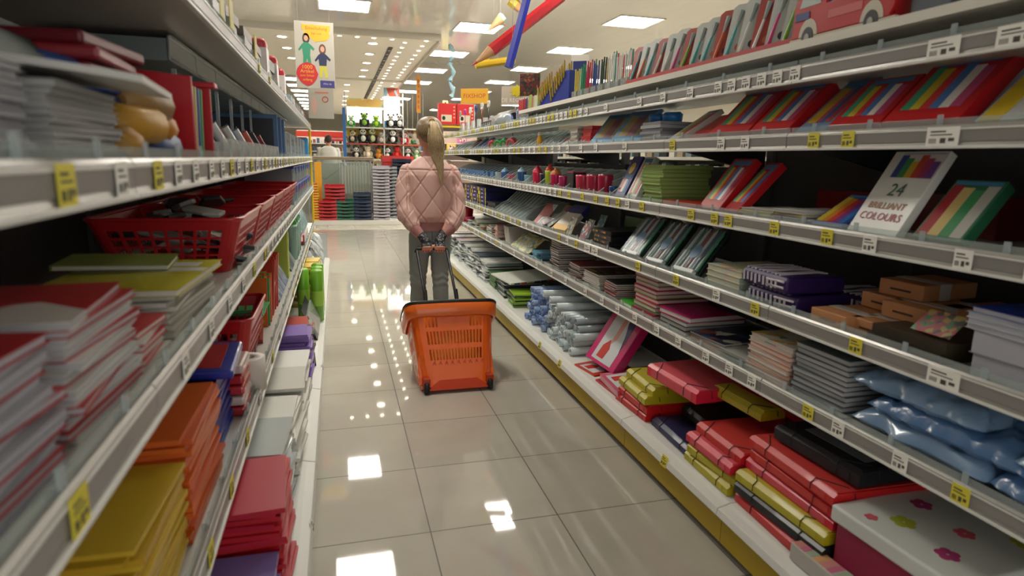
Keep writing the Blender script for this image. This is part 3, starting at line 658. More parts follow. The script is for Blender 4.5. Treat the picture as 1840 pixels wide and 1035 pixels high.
bagm = M('4f739f', .25, coat=.4, bump=1.0, bs=34); bagm2 = M('7593b4', .25, coat=.5, bump=1.0, bs=16)
DEN = ['lowest', 'second from bottom', 'middle', 'second from top', 'topmost']
for i, (Y, z, w) in enumerate([(1.06, 0, .36), (1.0, .05, .40), (1.08, .1, .34), (0.72, 0, .34), (0.66, .07, .36)]):
    crumple('R1', Y, w, .36, .06, bagm if i % 2 else bagm2, f"crumpled blue plastic pack, {['lowest of left heap', 'middle of left heap', 'topmost of left heap', 'lower one by the viewer', 'upper one by the viewer'][i]}", z=z, seed=i+3, group='blue plastic packs', amp=.028, off=.02, n=44)
slab('R1', 2.1, 1, .3, .2, .02, [M('14151a', .3)], ['black tray lying under the third shelf'], '', 'flat_tray', 'tray', off=.25, z0=.08)
stack('R1', 4.02, 5, .18, .25, .011, [M('5f9ab0', .4), M('7fb4c4', .4)], ['light blue wallet', 'pale blue wallet'], 'blue wallet pile', jrot=12, page=M('4e7f96', .5))
for i in range(5): bag('R1', 4.28+.07*i, .16, .17, .02, ('d2b83c', '2c7a3e', 'e0d8b0', '245f38'), f"yellow and green pack, {ordw(i)} from the near end of the leaning row", a=52, off=.03, group='yellow and green packs', yaw=8)
for i in range(7):
    o = T('notebook', f"white edged notebook leaning sideways, {ordw(i)} from the near end", 'notebook', at('R1', 4.72+.022*i, .05, .005), -PI/2+.1, 'leaning white notebooks', 0, math.radians(-24))
    a, b = cover_book(None, .012, .2, .15, M('8c8c88', .4), PAGE); link('cover', a, o); link('pages', b, o)
stack('R1', 5.12, 11, .13, .18, .011, [M('c27f74', .4), M('b25c52', .4), M('d9cdbf', .4)], ['salmon card pack', 'brick red card pack', 'cream card pack'], 'pink card pile', jrot=12)
for k, (Y, n) in enumerate([(5.4, 9), (5.7, 6), (6.0, 7), (6.35, 5)]):
    slab('R1', Y, n, .22, .3, .010, [M('c5ccc6', .25, coat=.4), M('6f8a5a', .3), M('e0e0da', .3), M('8e3a46', .35)], ['clear wallet pack', 'sage wallet pack', 'white wallet pack', 'wine red wallet pack'], f"{ordw(k)} flat pile beyond the pink cards", 'wallet_pack', 'pack', off=.04, jrot=10, jit=.02)
cup('R1', 6.6, .07, .16, 'b01828', 'big red drum far down the second right shelf', name='drum', cat='drum'); cup('R1', 6.42, .05, .07, 'b02058', 'pink round tub beside the red drum', name='tub', cat='tub')
# ---- third shelf
h = 0
for k, (Y, wh) in enumerate([(6.62, 'far blue box column'), (6.3, 'second blue box column'), (5.98, 'third blue box column'), (5.66, 'nearest blue box column')]):
    def prt(o, w, d, t, i):
        q = MB(); q.box(-w/2, -w/2+.04, -.0008, 0, .002, t*.9, 0); q.box(w/2-.03, w/2, -.0008, 0, .002, t*.9, 0); q.box(-.05, .02, -.0008, 0, t*.35, t*.6, 1)
        P('yellow_print', q, [M('d2b92c', .4), M('c8c8d8', .4)], o)
    slab('R2', Y, 5, .29, .3, .036, [M('1b2460', .35) if k % 3 == 0 else M('3f2f78', .35), M('182050', .35)], ['blue box with yellow ends', 'deep blue box with yellow ends'], wh, 'paint_box', 'box', off=.03, jrot=2, part=prt)
slab('R2', 5.3, 5, .26, .3, .014, [M('1d2324', .3), M('2c3a3c', .3)], ['black flat case', 'dark flat case'], 'flat case pile beside blue boxes', 'flat_case', 'case', off=.03)
for i in range(9):
    o = T('clear_folder', f"clear sleeve pack leaning back, {ordw(i)} from the near end of its row", 'sleeve', at('R2', 4.42+.085*i, .05, .01), -PI/2, 'leaning clear sleeves', -math.radians(48), 0)
    P('sleeve', MB().box(-.07, .07, 0, .004, 0, .24), M('9fb0b0', .15, coat=.5, clear=.5), o); P('edge', MB().box(-.072, -.068, -.002, .006, 0, .24), M('d9dedc', .3), o)
bag('R2', 4.05, .15, .17, .03, ('c81c24', 'e9e6df', 'c81c24'), 'pouch with red stripe and clear front near the slanted sleeves', a=40, yaw=10, group=None, scale=12)
bag('R2', 3.86, .2, .15, .04, ('b9c0b0', '6f8f3e', 'e4e0d8', 'b51f2a'), 'clear pouch with green and red print beside the red striped one', a=52, yaw=-14, scale=16)
bag('R2', 3.93, .13, .10, .03, ('e3dcd4', 'd9b0c8', 'e9e4dc'), 'pale pink crumpled pouch lying in front', a=62, off=.02, scale=20)
bag('R2', 4.0, .12, .1, .02, ('a81c24', '8c1820'), 'red triangle shaped pouch at the rear', a=35, off=.2, z=.05)
o = tilted_box('R2', 3.56, .15, .22, .03, M('cfcabd', .35), 'white and yellow pouch with a violet cap leaning back', a=50, yaw=14, name='pouch', cat='pouch')
P('violet_top', MB().box(-.076, .076, -.002, .032, .15, .222), M('3d3f86', .35), o, .003); P('yellow_foot', MB().box(-.076, .076, -.002, .032, -.001, .05), M('cf9f2c', .4), o, .003)
for i, (Y, cl, lab) in enumerate([(3.42, ('8c7a2a', 'c9c4b4', '3a3a34'), 'brown and white'), (3.30, ('2c94b8', 'c6cf3a', 'b83a3a'), 'turquoise and yellow'), (3.20, ('c02030', '20386c', 'd0d0c8'), 'red and blue'), (3.36, ('2a8ab0', '2a8ab0', 'd8d060'), 'sky blue')]):
    bag('R2', Y, .09, .11, .025, cl, f"small {lab} hanging pack beside the black boxes", a=22, off=.03+.06*(i % 2)+.1*(i == 3), z=.02*(i == 3), scale=60, group='small packs by the black boxes')
def sq(o, w, d, t, i):
    q = MB()
    for k in range(5): q.box(-w/2+.02+k*.011, -w/2+.029+k*.011, -.0008, 0, t*.35, t*.7, k % 4)
    for k in range(5): q.box(.0+k*.012, .01+k*.012, -.0008, 0, t*.35, t*.7, (k+1) % 4)
    P('colour_squares', q, [M('c8b23a'), M('b03a6a'), M('3a8a5a'), M('c8682a')], o)
slab('R2', 2.9, 4, .22, .26, .024, [M('15171a', .3)], ['black box with colour squares'], 'black box pile', 'colour_box', 'box', off=.02, jrot=6, part=sq, bevel=.002)
slab('R2', 3.0, 3, .2, .2, .024, [M('1e3338', .3), M('2b8aa4', .3)], ['dark teal box', 'turquoise box'], 'pile behind the black boxes', 'colour_box', 'box', off=.25, z0=0)
slab('R2', 3.05, 2, .3, .12, .03, [M('3c6f2c', .4)], ['green carton'], 'rear of the third right shelf', 'carton', 'box', off=.3, z0=.08)
for i, Y in enumerate((2.56, 2.33, 2.1)):
    o = T('pen_pouch', f"black pouch of silver and coloured pens, {['farthest', 'middle one', 'nearest'][i]} of the three", 'pen set', at('R2', Y, .03, .02), -PI/2+.12, 'pen pouches', -math.radians(40))
    P('pouch', MB().prism([(-.075, 0), (.075, 0), (.08, .18), (.05, .25), (.02, .28), (-.03, .28), (-.06, .24), (-.08, .18)], 'y', 0, .02), M('15201f', .25, coat=.5), o, .004)
    P('silver_foil', MB().ball((0, .004, .245), (.05, .012, .035), 8), M('8d9694', .2, metal=.8, bump=1.0, bs=120), o)
    P('blue_label', MB().prism([(.026*math.cos(t), .09+.032*math.sin(t)) for t in [PI*k/8 for k in range(16)]], 'y', -.017, -.0155), M('6f8fb4', .4), o)
    for k in range(7):
        pc = ['c9cfd0', '1f5f56', 'd5d8d6', '8c1c38', 'dfe1df', '20466e', '3f8a6a'][k]
        P('pen', MB().tube([(-.062+.0205*k, -.006, .012), (-.06+.02*k, -.006, .19)], [.0085, .0075], 8).tube([(-.06+.02*k, -.006, .19), (-.06+.02*k, -.006, .205)], [.005, .002], 8), M(pc, .25, coat=.5), o)
    P('film', MB().box(-.078, .078, -.017, -.0165, .0, .2), M('e8eeee', .08, clear=.93), o); P('white_foot', MB().box(-.06, .06, -.018, .018, -.006, .012), M('d8dcda', .3), o, .003)
stack('R2', 1.86, 4, .2, .26, .02, [MP(('d4c9a0', 'd8a8a0', 'a8c4c4', 'c9d0b0'), 30)], ['pastel picture book'], 'pastel pile', jrot=3, jit=.005, page=MW('cfc4a8', 'a8b8b0', 60, 'X'))
stack('R2', 1.8, 2, .17, .2, .018, [MP(('d4c9a0', 'd8a8a0', 'a8c4c4', 'c9d0b0'), 30, seed=3)], ['small pastel book'], 'low pastel pair in front', off=.005, jrot=2, page=MW('cfc4a8', 'a8b8b0', 60, 'X')) if False else None
def gift(Y, z, lab, seed, off=.03):
    o = T('fabric_pouch', lab, 'pouch', at('R2', Y, off, z), -PI/2+.03*seed, 'purple patterned pouches')
    m = MB(); m.prism([(0, .01), (.01, 0), (.2, 0), (.21, .01), (.21, .04), (.2, .052), (.01, .052), (0, .04)], 'x', -.11, .11); P('pouch', m, M('2c1650', .4), o, .008, seg=3)
    q = MB(); rnd = random.Random(seed)
    for k in range(9):
        x0 = -.095+.02*k; q.tube([(x0, .0-.001, .01+rnd.random()*.01), (x0, -.002, .04)], .0035, 5); q.tube([(x0, .01, .0525), (x0+rnd.choice((-.02, .02)), .06+.1*rnd.random(), .053), (x0, .18, .0525)], .0035, 5)
    q.tube([(.10, -.002, .02), (.02, -.002, .018), (.02, -.002, .036), (.10, -.002, .038)], .004, 6); P('white_squiggle_print', q, M('cfc6cf', .5), o); return o
gift(1.60, 0, 'purple pouch with white squiggles, lower one, under the other', 1); gift(1.63, .054, 'purple pouch with white squiggles, upper one of the pair', -1, .02); gift(1.50, .0, 'purple pouch with squiggles behind, next to wooden boxes', 2, .24)
def wbox(Y, z, off, lab, w=.13, d=.2, t=.042):
    o = T('craft_box', lab, 'box', at('R2', Y, off, z), -PI/2+random.uniform(-.05, .08), 'light wood coloured craft boxes')
    P('box', MB().box(-w/2, w/2, 0, d, 0, t), M('c48a5c', .5), o, .002); P('paper_band', MB().box(-w/2-.001, w/2+.001, .06, .1, -.001, t+.001), M('d0c8bf', .5), o)
    P('print', MB().box(-.03, .03, -.001, 0, t*.4, t*.52), M('4a3524', .5), o); return o
k = 0
for (Y, z, off, lab) in [(1.36, 0, .03, 'front, lying lowest'), (1.34, .045, .18, 'second layer at the back'), (1.25, 0, .06, 'nearest on the shelf floor'), (1.23, .045, .14, 'second layer, nearest'), (1.30, .09, .2, 'topmost'), (1.16, 0, .2, 'right end of the row, low'), (1.15, .045, .24, 'right end of the row, upper')]: wbox(Y, z, off, f"tan craft box beside the purple pouches, {lab}")
slab('R2', 1.12, 2, .2, .2, .025, [M('3a3226', .4)], ['dark brown flat tray'], 'right of the craft boxes', 'flat_tray', 'tray', off=.03)
bag('R2', 1.08, .1, .07, .02, ('c83a4a', 'c8a83a', '3a8a4a', '3a3a34'), 'small rainbow pack on the brown tray', z=.05, a=50, off=.05, scale=70)
stack('R2', 0.86, 2, .22, .30, .05, [M('7f858c', .4)], ['grey paper ream'], 'lower pair of the left paper pile', page=PAGE2, ct=.001, jrot=2, z0=0)
stack('R2', 0.87, 4, .22, .31, .012, [M('b9bfc8', .4)], ['white writing pad'], 'left paper pile with blue cover', page=PAGE2, ct=.0008, z0=.10, top=(M('1c3c9c', .3), 'blue covered writing pad'), jrot=3)
stack('R2', 0.62, 2, .22, .31, .055, [M('7f858c', .4)], ['grey paper ream'], 'right paper pile', page=PAGE2, ct=.001, top=(M('1a2f8a', .3), 'blue covered paper ream'))
# ---- fourth shelf
for i in range(9): slab('R3', 6.95-.2*i, 2, .14, .16, .035, [M('23408c', .3), M('3a6a9a', .3)], ['blue pencil tin', 'light blue pencil tin'], f"{ordw(i)} tin pair from the far end", 'pencil_tin', 'tin', off=.04, jrot=8, group='far blue tins')
for (Y, r, hh, c, lab, nm, lid) in [(5.2, .03, .07, 'a8b8b8', 'pale grey sharpener cup beside the blue tins', 'cup', None), (4.98, .035, .08, '2c5a94', 'blue cup', 'cup', '7fb0c8'), (4.8, .03, .06, 'b8546c', 'dusty pink tub', 'cup', None), (4.5, .034, .09, '204a80', 'blue beaker with light band', 'cup', '9ac0d0'), (4.34, .03, .07, '6ea0b4', 'grey blue sharpener', 'sharpener', None),
     (4.12, .034, .10, 'c81e46', 'bright pink bottle with domed cap', 'bottle', 'd8304c'), (3.98, .028, .09, '18243a', 'navy slim bottle', 'bottle', None), (3.86, .032, .11, 'a4b830', 'lime green beaker', 'beaker', 'c84a3a'), (3.74, .036, .095, 'b8184e', 'magenta beaker', 'beaker', 'c87a3a'), (3.60, .03, .085, 'b02860', 'dark pink short beaker', 'beaker', None),
     (3.28, .045, .10, 'c0304e', 'wide pink jar, first', 'jar', None), (3.12, .045, .105, 'b02448', 'wide pink jar, second', 'jar', None), (2.98, .04, .11, 'a81e40', 'deep pink jar, third', 'jar', None), (2.88, .022, .055, '1f4f8c', 'small blue round sharpener', 'sharpener', None), (2.76, .026, .055, '1f8a54', 'small green round sharpener', 'sharpener', None)]:
    cup('R3', Y, r, hh, c, f"{lab} between the clear dividers" if len(lab) < 38 else lab, name=nm, cat=nm, lid=lid, off=.07)
o = T('pencil_case', 'black upright box with pink rim between the beakers', 'box', at('R3', 3.44, .05), -PI/2); P('box', MB().box(-.05, .05, 0, .08, 0, .11), M('16161e', .35), o, .004); P('rim', MB().box(-.052, .052, -.002, .082, .108, .114), M('b02858', .35), o)
slab('R3', 2.84, 1, .09, .1, .012, [M('c87c24', .4)], ['flat orange ruler set at the front edge'], '', 'ruler_set', 'ruler', off=.02)
tilted_box('R3', 2.73, .10, .21, .03, M('2a2f7a', .35), 'tall dark blue pack with yellow badge leaning back', pic=('b8402c', 'c8c8c8', '2f6a9a'), a=26, picr=(.15, .85, .12, .45), extra=lambda o, w, h, t: P('yellow_badge', MB().prism([(.025*math.cos(2*PI*k/12), h*.7+.03*math.sin(2*PI*k/12)) for k in range(12)], 'y', -.002, -.0005), M('d8b838', .4), o), name='paint_pack', cat='pack')
tilted_box('R3', 2.61, .10, .21, .025, M('c9c9c4', .35), 'tall white pack with brush pictures leaning back', pic=('c07a5a', 'd8d4c8', '7a9a6a', 'c03a3a'), a=26, picr=(.15, .85, .12, .85), name='paint_pack', cat='pack')
stack('R3', 2.43, 10, .17, .23, .0165, [M('6f9a48', .45), M('7fa850', .45)], ['green edged activity box', 'light green activity box'], 'green pile', page=MW('a89a64', '8fb060', 60, 'Z'), jit=.012, ct=.0035)
for i, (Y, c) in enumerate([(2.24, 'red'), (2.12, 'red')]): slab('R3', Y, 2, .14, .2, .014, [M('b5241c', .35)], ['flat red pencil box'], f"{['left', 'right'][i]} flat pair before the green pile", 'pencil_box', 'pencils', off=.02, jrot=8)
PICC = ('3c9a78', 'c8b430', 'c83838', '4a7ab8', 'e0ddd4', 'b84a78')
tilted_box('R3', 1.98, .15, .22, .028, M('b0141c', .3), 'wide red pencil box leaning back on the fourth right shelf', PICC, a=36, yaw=-6)
tilted_box('R3', 1.85, .09, .22, .028, M('b0141c', .3), 'narrow red pencil box right of the wide one, fourth right shelf', PICC[:4], a=42, yaw=-8)
stack('R3', 1.72, 4, .15, .2, .009, [M('c8b83c', .4), M('c9c8c2', .4)], ['yellow drawing pad', 'white drawing pad'], 'left pad pile', ct=.002, jrot=5); stack('R3', 1.56, 5, .14, .2, .009, [M('c8b83c', .4), M('c9c8c2', .4), M('5a4a8c', .4)], ['yellow sketch pad', 'white sketch pad', 'violet sketch pad'], 'right pad pile', ct=.002, jrot=5)
slab('R3', 1.62, 1, .3, .1, .10, [M('7c1018', .4)], ['dark red carton standing behind the pads'], '', 'carton', 'box', off=.32); slab('R3', 1.3, 1, .28, .1, .11, [M('6c0e16', .4)], ['second dark red carton behind the tilted packs'], '', 'carton', 'box', off=.32)
tilted_box('R3', 1.41, .11, .15, .02, M('2a4a94', .35), 'blue pack of crayons with rainbow stripes, leaning low', ('c8b02c', 'c87c28', 'c03a2c', '7a3a84', '2f6ab0'), a=58, picr=(.05, .95, .1, .9), name='crayon_pack', cat='crayons')
tilted_box('R3', 1.26, .17, .235, .022, M('d3d2cc', .35), 'big white pack reading brilliant colours, leaning back', ('2a3a84', '2f8a4a', 'c8a82c', 'c03a2c', 'a0285c', '6a3a8a'), a=30, picr=(.2, .95, .68, .95), name='felt_pen_pack', cat='felt pens',
           txt=[('BRILLIANT', .026, .33, 'b07a4c'), ('COLOURS', .03, .2, 'b0465c'), ('24', .05, .52, '3a5a4c')], yaw=-6)
tilted_box('R3', 1.08, .12, .17, .03, M('2c6a4a', .35), 'green and red pack in the shade behind the white one', ('9a1c28', 'c8b070', '3a8a54', 'b0b0a8'), a=40, name='felt_pen_pack', cat='felt pens', picr=(.05, .95, .05, .9))
stack('R3', 0.78, 9, .2, .28, .022, [M('83878f', .4)], ['grey writing pad'], 'tall grey pad pile', page=PAGE2, ct=.0008, jit=.014, jrot=4)
# ---- fifth shelf
for i in range(12): bag('R4', 7.3-.16*i, .1, .11, .02, ('c9cdc9', '8e9696', 'd9dcd8'), f"clear faced office pack, {ordw(i)} from the far end of the fifth shelf", a=50, group='far clear packs')
for i, (Y, c, lab) in enumerate([(6.3, '7c1420', 'dark red'), (6.0, '24486c', 'slate blue'), (5.75, '2c3f8a', 'royal blue')]): tilted_box('R4', Y, .12, .16, .02, M(c, .35), f"{lab} ring case leaning back far along the fifth shelf", a=48, name='ring_case', cat='case', extra=lambda o, w, h, t: P('white_spine', MB().box(-w/2-.001, -w/2+.012, -.002, t, 0, h), M('d9d9d4', .4), o))
for i, (Y, c, lab) in enumerate([(5.35, 'b83038', 'red and white tape roll'), (5.15, '22903c', 'green tape roll, far one'), (4.95, '22903c', 'green tape roll, near one'), (4.75, 'b8404c', 'pinkish tape roll')]):
    o = T('tape_roll', f"{lab} on the fifth right shelf", 'tape', at('R4', Y, .06, .045), -PI/2+.5, None, .3); m = MB(); m.lathe([(.024, -.025), (.045, -.025), (.045, .025), (.024, .025), (.024, -.025)], 18); me = m.mesh('tape', M(c, .3, coat=.4)); me.transform(Matrix.Rotation(PI/2, 4, 'X')); link('tape', me, o)
    m = MB(); m.lathe([(.0235, -.022), (.0235, .022)], 14); me = m.mesh('core', M('d8d4c8', .5)); me.transform(Matrix.Rotation(PI/2, 4, 'X')); link('core', me, o)
pk = [('c8b4a8', 'a0483c', '6a7a84'), ('30405c', '7a8a94', 'b8b8b0'), ('c09438', '3a4a3a', 'd0d0c8'), ('8a949a', '2a3a6a', 'c9c9c4'), ('3a5a9a', 'c9c9c9', '202838'), ('aab2b0', 'c84038', 'd8d4cc')]
for i in range(9): bag('R4', 4.6-.125*i, .09, .12, .025, pk[i % 6], f"small stationery pack between clear dividers, {ordw(i)} from the far end", a=48, group='packs between dividers', scale=50)
o = T('glue_bottle', 'yellow glue bottle with white cap on the fifth right shelf', 'bottle', at('R4', 4.03, .05), -PI/2, None, 0); P('bottle', MB().lathe([(0, 0), (.018, 0), (.02, .06), (.014, .075), (.014, .085)], 12), M('c8952c', .35), o); P('cap', MB().lathe([(.015, .085), (.013, .105), (0, .107)], 12), M('d9d7cf', .35), o)
tilted_box('R4', 3.5, .12, .14, .02, M('c9c9c6', .35), 'white geometry set box with a red diagonal stripe', a=52, name='geometry_set', cat='geometry set', extra=lambda o, w, h, t: P('red_stripe', MB().prism([(-w/2, .02), (-w/2, .05), (w/2, .13), (w/2, .1)], 'y', -.002, -.0003), M('b0303a', .4), o))
slab('R4', 3.36, 9, .12, .2, .0125, [M('b4b0a4', .35), M('9c988f', .35)], ['pale grey flat box', 'dull grey flat box'], 'grey pile left of red boxes', 'flat_box', 'box', off=.03, jrot=4, jit=.005)
slab('R4', 3.2, 6, .12, .2, .018, [M('b41a1c', .35)], ['small red box'], 'red box pile on the fifth right shelf', 'flat_box', 'box', off=.04, jrot=4)
def clip(o, w, h, t):
    P('clear_lid', MB().box(-w*.44, w*.44, -.004, -.003, h*.15, h*.93), M('e0e6e8', .1, clear=.9), o); P('clasp', MB().box(-.012, .012, -.006, 0, h*.02, h*.1), M('9ac4dc', .3), o, .002)
for i, Y in enumerate((2.98, 2.72)):
    tilted_box('R4', Y, .23, .20, .016, M('4f97c8', .3, coat=.2), f"light blue plastic paint case leaning back, {['left', 'right'][i]} one of two", ('c8a43c', 'd0983c', 'b8482c', 'a83a5c', 'b8a04c'), a=40, name='paint_case', cat='paint case', bevel=.006, extra=clip, picr=(.14, .86, .2, .84), yaw=10)
tilted_box('R4', 2.62, .15, .18, .022, M('4a8fc0', .3, coat=.4), 'light blue paint case behind, seen edge on', a=42, off=.1, name='paint_case', cat='paint case', bevel=.008, yaw=-10)
slab('R4', 2.46, 7, .17, .22, .013, [M('8c8a90', .2, coat=.4), M('6c6a72', .2, coat=.4), M('a4a8aa', .2, coat=.4)], ['grey clear lidded box', 'dark clear lidded box', 'pale clear lidded box'], 'clear box pile under the tins', 'flat_box', 'box', off=.03)
for i in range(2): o = T('round_tin', f"small blue round tin on the clear boxes, {['far', 'near'][i]} one", 'tin', at('R4', 2.52-.12*i, .1, .092), -PI/2, 'blue tins on the clear boxes'); P('tin', MB().lathe([(0, 0), (.04, 0), (.042, .03), (.03, .036), (0, .036)], 16), M('1c6aa8', .3), o)
wr = ('d8d8d0', 'c8a83c', '7a9a4a', 'c83a3a')
tilted_box('R4', 2.26, .12, .20, .02, M('c9c4bc', .35), 'white pencil pack with green and yellow print, left of red boxes', wr, a=55, yaw=-10, picr=(.05, .95, .1, .9))
tilted_box('R4', 2.09, .15, .15, .022, M('b0161c', .3), 'thin red pencil box between white pack and wide red box', a=55, yaw=-8)
REDB = [(1.90, .20, .22, 'widest red pencil box, leaning on the fifth shelf'), (1.69, .17, .21, 'second red pencil box right of the widest'), (1.36, .16, .18, 'fourth red pencil box, lower than the others'), (1.17, .19, .22, 'fifth red pencil box beside the yellow pad')]
for (Y, w, hh, lab) in REDB: tilted_box('R4', Y, w, hh, .04, M('b5131c', .3, coat=.2), lab, PICC, a=46, yaw=3)
tilted_box('R4', 1.52, .13, .22, .02, M('64809c', .35), 'grey blue pencil box between the red ones', ('c8a430', 'c8a430', 'b04a6a', '3a5a94', 'b03a3a'), a=47, yaw=-6)
o = tilted_box('R4', 0.92, .26, .24, .03, M('b8bab8', .4), 'large white colouring pad with yellow strip leaning back', a=45, yaw=-8, name='colouring_pad', cat='pad')
P('yellow_strip', MB().box(-.121, -.07, -.002, .031, -.001, .241), M('c8ac1c', .4), o); q = MB(); 
for k in range(9): a = 2*PI*k/9; q.prism([(.03+.035*math.cos(a)+.014*math.cos(t), .13+.035*math.sin(a)+.014*math.sin(t)) for t in [2*PI*j/7 for j in range(7)]], 'y', -.0015-.0001*k, -.0004, k % 3)
P('rosette_print', q, [M('a86a78', .5), M('7a8a9a', .5), M('b09a6a', .5)], o)
# ---- sixth shelf: small goods in bins
small = [('d9d4bc', 'cream eraser'), ('e2e0d6', 'white eraser'), ('c86aa0', 'pink eraser'), ('5a48a0', 'violet eraser'), ('3a6ab0', 'blue sharpener'), ('b83030', 'red clip tin'), ('22262a', 'black clip tin'), ('3a8a5a', 'green eraser')]
for i in range(34):
    Y = 1.42+.064*i+ (0 if i < 22 else .05*(i-22)); ci = [6, 6, 5, 5, 7, 5, 4, 4, 4, 2, 0, 0, 1, 0, 0, 1, 0, 0, 2, 3, 1, 0][i % 22]; c, nm = small[ci]
    o = T('small_item', f"{nm} in the clear bins under the top board, {ordw(i)} from the viewer", nm.split()[-1], at('R5', Y, .03+random.uniform(0, .02), .0), -PI/2+random.uniform(-.4, .4), 'small goods in the sixth shelf bins')
    s = random.uniform(.8, 1.1); P('body', MB().prism([(0, 0), (.05*s, 0), (.05*s, .016*s), (.035*s, .024*s), (.005, .018*s)], 'x', -.02*s, .02*s), M(c, .45), o, .003)
for i in range(12):
    o = T('tape_dispenser', f"small white packet in the far clear bins, {ordw(i)} from the near end", 'packet', at('R5', 4.0+.14*i, .04, 0), -PI/2+.2, 'far packets of the sixth shelf'); P('packet', MB().box(-.03, .03, 0, .05, 0, .035), M(('d5d5cf', '2c2c2e', 'b8bcbc')[i % 3], .3), o, .006); P('label', MB().box(-.02, .02, -.001, 0, .008, .026), M('7a8a9a', .4), o)
# ---- displays on top
def pencil(mb, a, b, r, mi): mb.tube([a, b], r, 6, mi, smooth=False)
def pencil_display(Y, n, lab, lv='R6', xo=.03, hgt=.17, lean=0.0):
    o = T('pencil_display', lab, 'display', at(lv, Y, xo), -PI/2+.25, None)
    P('blue_box', MB().prism([(-.1, 0), (.1, 0), (.1, hgt*.95), (.06, hgt*.95), (-.1, .03)], 'y', 0, .12), M('1b2f88', .4), o, .002)
    k = 0
    for r in range(2):
        for i in range(n):
            x = -.09+.15*(i+.5)/n; y = -.004+.05*r; z0 = .03+(hgt*.95-.03)*(x+.1)/.16-.03; ph = .10-.35*(x+.1)*.2+random.uniform(-.006, .006)
            p = link('pencil', pcl, o, (x, y, z0), (0, -.30+.30*i/n+lean, 0)); p.scale = (1, 1, ph/.12)
    return o
m = MB(); m.tube([(0, 0, 0), (0, 0, .12)], .0048, 6, 0, smooth=False); m.tube([(0, .0052, 0), (0, .0052, .12)], .0012, 4, 1); m.tube([(.0045, -.003, 0), (.0045, -.003, .12)], .0012, 4, 1); m.tube([(-.0045, -.003, 0), (-.0045, -.003, .12)], .0012, 4, 1)
m.tube([(0, 0, .12), (0, 0, .135)], [.0046, .001], 6, 2); pcl = m.mesh('pencil', [M('c8a81c', .35), M('1d1c18', .4), M('a83228', .4)])
pencil_display(3.84, 7, 'blue box display of yellow and black pencils, far one', lv='R6', hgt=.15); pencil_display(3.62, 7, 'blue box display of yellow and black pencils, near one', hgt=.19, lean=.05)
def pen_cup(Y, cols_, lab, off=.06, hh=.09, ph=.15, lv='R6', cupc='c9cfce', n=None):
    o = T('pen_cup', lab, 'pen cup', at(lv, Y, off), -PI/2, 'cups of pens on the top board')
    hh *= .6; P('cup', MB().box(-.035, .035, 0, .002, 0, hh).box(-.035, .035, .058, .06, 0, hh).box(-.035, -.033, 0, .06, 0, hh).box(.033, .035, 0, .06, 0, hh).box(-.035, .035, 0, .06, 0, .003), M(cupc, .15, clear=.72), o)
    n = n or 7
    for i in range(n):
        x = -.026+.052*i/(n-1); y = .015+.03*((i*5) % 3)/2; c = cols_[i % len(cols_)]
        P('pen', MB().tube([(x*.8, y, .004), (x*1.1, y+.004, ph+random.uniform(-.01, .01))], .0042, 6), M(c, .3), o)
    return o
CU = [('c9b83a', '2a8a8a', 'd8d8d0'), ('1f8a4a', '20448a', 'c03048'), ('b02038', '1f7a44', '203a7a'), ('2a3a8a', '1a8a5a', 'd0d0c8'), ('202028', 'd8d8d8', 'b8a83a'), ('e0e0da', 'b83048', '2a8a7a'), ('d8dcd8', '3a9a8a', 'c8404c'), ('e4e4de', 'b84a4a', '3aa08a')]
for i in range(8): pen_cup(3.46-.093*i, CU[i], f"clear cup of pens on the top board, {ordw(i)} from the far end", ph=.17+.012*(i % 3))
# red cardboard display with paint brush packs
td = T('card_display', 'long red cardboard tray display holding brush packs on the top board', 'display', at('R6', 2.16, .03), -PI/2)
P('tray', MB().prism([(0, 0), (.16, 0), (.16, .10), (.155, .10), (.155, .004), (.004, .004), (.004, .028), (0, .028)], 'x', -.56, .56), M('b01a20', .4), td); P('side_panel', MB().prism([(0, 0), (.16, 0), (.16, .19), (.10, .19)], 'x', -.565, -.56), M('b8181f', .4), td)
bc = [('2c9a9a', 'teal'), ('6cae2c', 'lime'), ('c02a72', 'pink'), ('d0d0c8', 'white'), ('2c9a9a', 'turquoise'), ('c8602c', 'orange')]
for i in range(15):
    Y = 2.68-.073*i; c, nm = bc[(i*5+i//4) % 6]; hh = .165+.02*(i > 8)+.006*(i % 3)
    o = T('brush_pack', f"white card with {nm} brush in the red tray, {ordw(i)} from far end", 'brush pack', at('R6', Y, .05, .006), -PI/2+.45, 'brush packs in the red display', -math.radians(16))
    P('card', MB().prism([(-.034, 0), (.034, 0), (.034, hh), (.02, hh+.012), (-.02, hh+.012), (-.034, hh)], 'y', 0, .003), M('bfc2bd' if i % 3 else 'a4463f', .4), o)
    P('handle', MB().tube([(-.02, -.006, .01), (-.004, -.006, hh*.62)], [.006, .004], 8), M(c, .3), o); P('brush_head', MB().tube([(-.004, -.006, hh*.62), (.004, -.006, hh*.92)], [.004, .009], 8), M('8a9a94', .5), o)
    P('round_label', MB().prism([(.016+.013*math.cos(2*PI*k/12), .05+.013*math.sin(2*PI*k/12)) for k in range(12)], 'y', -.002, 0), M(('c06a4a', '2a2f3a')[i % 2], .4), o); P('side_tool', MB().tube([(.024, -.005, .08), (.022, -.005, hh*.9)], .0035, 6), M(bc[(i+2) % 6][0], .3), o)
